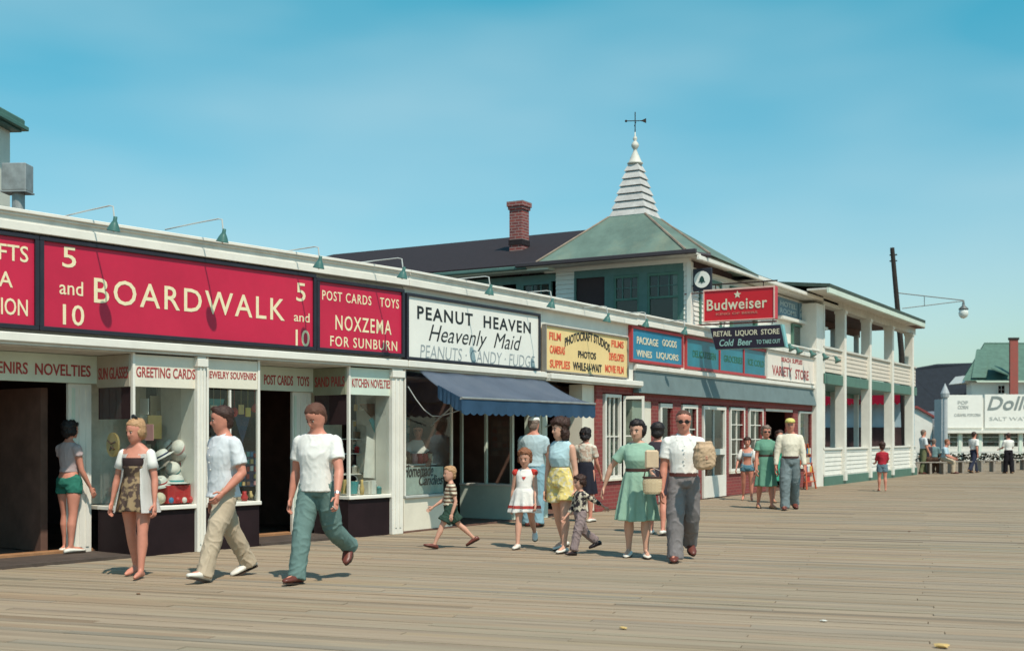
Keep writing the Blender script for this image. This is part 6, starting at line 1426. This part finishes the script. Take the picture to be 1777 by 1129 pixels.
# orange-red postcard rack outside the last red window
p = FC.pt(FC.u(1399, .35), .35, 0); t = thing('display_rack', 'orange-red A-frame rack with postcards outside the last window of the red shopfront', 'rack', p); rk = mat('orange_red_rack', (.5, .09, .03), .5)
b = B(); F = Frame(p.xy, FC.th)
for s in (-1, 1):
    tube(b, [F.pt(s * .42, .15, 0), F.pt(s * .12, 0, 1.25)], .025, 6); tube(b, [F.pt(s * .42, -.2, 0), F.pt(s * .12, 0, 1.25)], .025, 6)
obj('frame', b, rk, t)
for i in range(4):
    z = .2 + i * .25; w = .38 - i * .06; box_o('shelf', F, -w, w, .03 - .02 * i, .17 - .03 * i, z, z + .02, rk, t)
    for j in range(3): box_o('card', F, -w + .04 + j * w * .62, -w + .04 + j * w * .62 + w * .45, .06, .08, z + .021, z + .18, cols[rg.choice(('white', 'yellow', 'blue', 'red', 'cream'))], t)
# litter on the deck
for px, py, s, lab in ((1082, 1091, .028, 'scrap of yellow paper lying on the boards below the couple'), (1634, 1124, .045, 'crumpled pale yellow paper at the bottom right of the boards'), (1429, 1078, .022, 'tiny white scrap on the boards at the lower right'), (240, 1031, .02, 'small dark pebble on the boards left of the striding man'), (1578, 922, .02, 'small dark pebble on the boards at the right')):
    c = gpy(px, py); b = B(); ball(b, c + Vector((0, 0, s * .35)), s, 1.2, .8, .35, 2)
    for v in b.verts: v.co += Vector((rg.uniform(-1, 1), rg.uniform(-1, 1), rg.uniform(0, .6))) * s * .22
    tag(obj('pebble' if 'pebble' in lab else 'paper_scrap', b, cols['brown'] if 'pebble' in lab else cols['straw'] if 'yellow' in lab else cols['white']), lab, 'pebble' if 'pebble' in lab else 'litter')

# dense stock: boards of small cards and trinkets behind the glass, each a thing with its pieces
def card_board(F, p0, p1, v, z0, z1, cols_n, rows_n, label, back='cream', pal=('white', 'red', 'blue', 'yellow', 'teal', 'cream', 'pink', 'straw', 'brown'), tilt=0):
    u0, u1 = F.u(p0, v), F.u(p1, v); t = thing('card_board', label, 'display board', F.pt((u0 + u1) / 2, v, z0))
    qbox('board', F, u0, u1, v - .02, v, z0, z1, cols[back], t)
    cw, ch = (u1 - u0) / cols_n, (z1 - z0) / rows_n
    for i in range(cols_n):
        for j in range(rows_n):
            if rg.random() < .12: continue
            a = u0 + cw * (i + rg.uniform(.06, .16)); c = z0 + ch * (j + rg.uniform(.06, .2))
            qbox('card', F, a, a + cw * rg.uniform(.6, .8), v + .001, v + rg.uniform(.006, .03), c, c + ch * rg.uniform(.5, .78), cols[rg.choice(pal)], t)
def hang_row(F, p0, p1, v, z, n, what, where, pal=('white', 'red', 'yellow', 'teal', 'cream', 'pink', 'straw')):
    for i in range(n):
        px = p0 + (p1 - p0) * (i + .5) / n; c = F.pt(F.u(px, v), v, z - rg.uniform(0, .08)); b = B(); cn = rg.choice(pal); k = rg.randrange(3); s = rg.uniform(.05, .08)
        if k == 0: ball(b, c, s, 1, .5, 1.1, 2)
        elif k == 1: lathe(b, [(s * .2, -s), (s, -s * .4), (s * .9, 0), (s * .25, s)], c, 12)
        else: box(b, Frame(c.xy, F.th), -s * .7, s * .7, -.01, .01, c.z - s, c.z + s, .004)
        tube(b, [c + Vector((0, 0, s * .9)), Vector((c.x, c.y, 2.3))], .003, 4)
        tag(obj('hanging_toy', b, cols[cn]), cn + ' ' + what + ', ' + ORD[i] + ' from the left ' + where, 'toy', what + 's ' + where)
card_board(FA, 236, 262, -.95, .95, 1.35, 5, 4, 'board of greeting cards at the left back of the greeting cards window')
card_board(FA, 300, 336, -1.0, 1.45, 1.95, 6, 4, 'board of small cards at the upper right back of the greeting cards window', 'teal')
card_board(FA, 362, 396, -.9, .95, 1.45, 5, 5, 'board of trinkets behind the man in the white collared shirt, left of the mullion', 'cream')
card_board(FA, 405, 446, -.9, .75, 1.25, 6, 5, 'board of trinkets in the jewelry window right of the mullion', 'navy')
hang_row(FA, 365, 448, -.4, 1.85, 7, 'hanging toy', 'in the jewelry window')
card_board(FA, 612, 640, -.95, 1.25, 1.7, 4, 4, 'board of small novelties at the left back of the kitchen novelties window', 'white')
hang_row(FA, 612, 676, -.6, 1.9, 6, 'hanging novelty', 'in the kitchen novelties window')
shelf_fill(FA, 238, 336, -.9, -.6, .605, 12, 'souvenirs at the back of the greeting cards window', 'at the back of the greeting cards window', .2)
card_board(RF, 0, 1, 0, 0, 1, 1, 1, 'x') if False else None
for i, (u, z, m) in enumerate(((.16, .95, 'teal'), (.42, 1.0, 'cream'), (.55, 1.4, 'pink'), (.12, 1.75, 'white'), (.45, 1.72, 'white'))):
    tag(box_o('picture_card', RF, u - .08, u + .1, -.35, -.34, z, z + .2, cols[m]), m + ' picture card, ' + ORD[i] + ' up in the angled sun glasses window', 'card', 'cards in the angled side window')
card_board(FB, 706, 780, -.88, 1.1, 1.75, 7, 5, 'teal board of candy boxes on the back wall of the candy window', 'teal', ('pink', 'cream', 'brown', 'white', 'red'))
shelf_fill(FB, 704, 782, -.4, -.15, .565, 8, 'candy boxes on the floor of the candy window', 'on the floor of the candy window', .14)
card_board(FC, 1387, 1405, -.2, .7, 1.9, 3, 6, 'board of postcards inside the last window of the red shopfront', 'blue')
card_board(FY, 1049, 1073, -.3, .7, 1.5, 4, 5, 'board of photographs inside the photo shop window', 'cream', ('brown', 'white', 'cream', 'navy'))

card_board(FA, 238, 262, -.5, .62, .92, 4, 3, 'low board of pale cards at the front left of the greeting cards window', 'white', ('white', 'cream', 'straw'))
card_board(FA, 262, 296, -.9, 1.45, 1.98, 4, 3, 'upper board of pale cards behind the yellow picture card', 'cream', ('white', 'cream', 'teal', 'white'))
for i, (px, v, z, sc, lab) in enumerate(((324, -.5, 1.22, .8, 'small white hat at the far right of the greeting cards window'), (268, -.55, 1.0, .9, 'white hat low behind the barefoot girl'), (252, -.45, 1.18, .8, 'white hat hanging at the left of the greeting cards window'), (296, -.55, 1.32, .8, 'white hat high between the yellow card and the highest hat'))):
    hat(FA, px, v, z, cols['white'], cols[('teal', 'navy', 'pink', 'brown')[i]], lab, sc, (30, -20, 15, -30)[i], (50, 20, 60, 40)[i])
for k, (z, n) in enumerate(((1.2, 8), (1.42, 7))):
    qbox('display_shelf', FA, FA.u(611), FA.u(678), -.8, -.62, z - .015, z - .002, cols['white'], five)
    shelf_fill(FA, 614, 676, -.76, -.66, z, n, 'novelties on glass shelf %s of the kitchen novelties window' % ('two' if k == 0 else 'three'), 'on the ' + ('second' if k == 0 else 'top') + ' shelf of the kitchen novelties window', .14)
qbox('display_shelf', RF, .03, .6, -.5, -.3, .93, .945, cols['white'], five)
for i, (u, cn) in enumerate(((.10, 'white'), (.22, 'red'), (.34, 'cream'), (.46, 'teal'), (.56, 'white'))):
    b = B(); c = RF.pt(u, -.4, .945); lathe(b, [(.04, 0), (.055, .07), (.03, .12), (.035, .15)], c, 12); tag(obj('souvenir', b, cols[cn], None, smooth=True), cn + ' vase, ' + ORD[i] + ' from the left on the shelf of the angled sun glasses window', 'souvenir', 'vases in the angled side window')
for i, (u, cn) in enumerate(((.12, 'cream'), (.3, 'white'), (.45, 'straw'), (.57, 'blue'))):
    tag(box_o('toy_box', RF, u - .05, u + .05, -.3, -.15, .60, .60 + (.16, .22, .12, .18)[i], cols[cn]), cn + ' toy box, ' + ORD[i] + ' from the left on the floor of the angled sun glasses window', 'box', 'toy boxes in the angled side window')
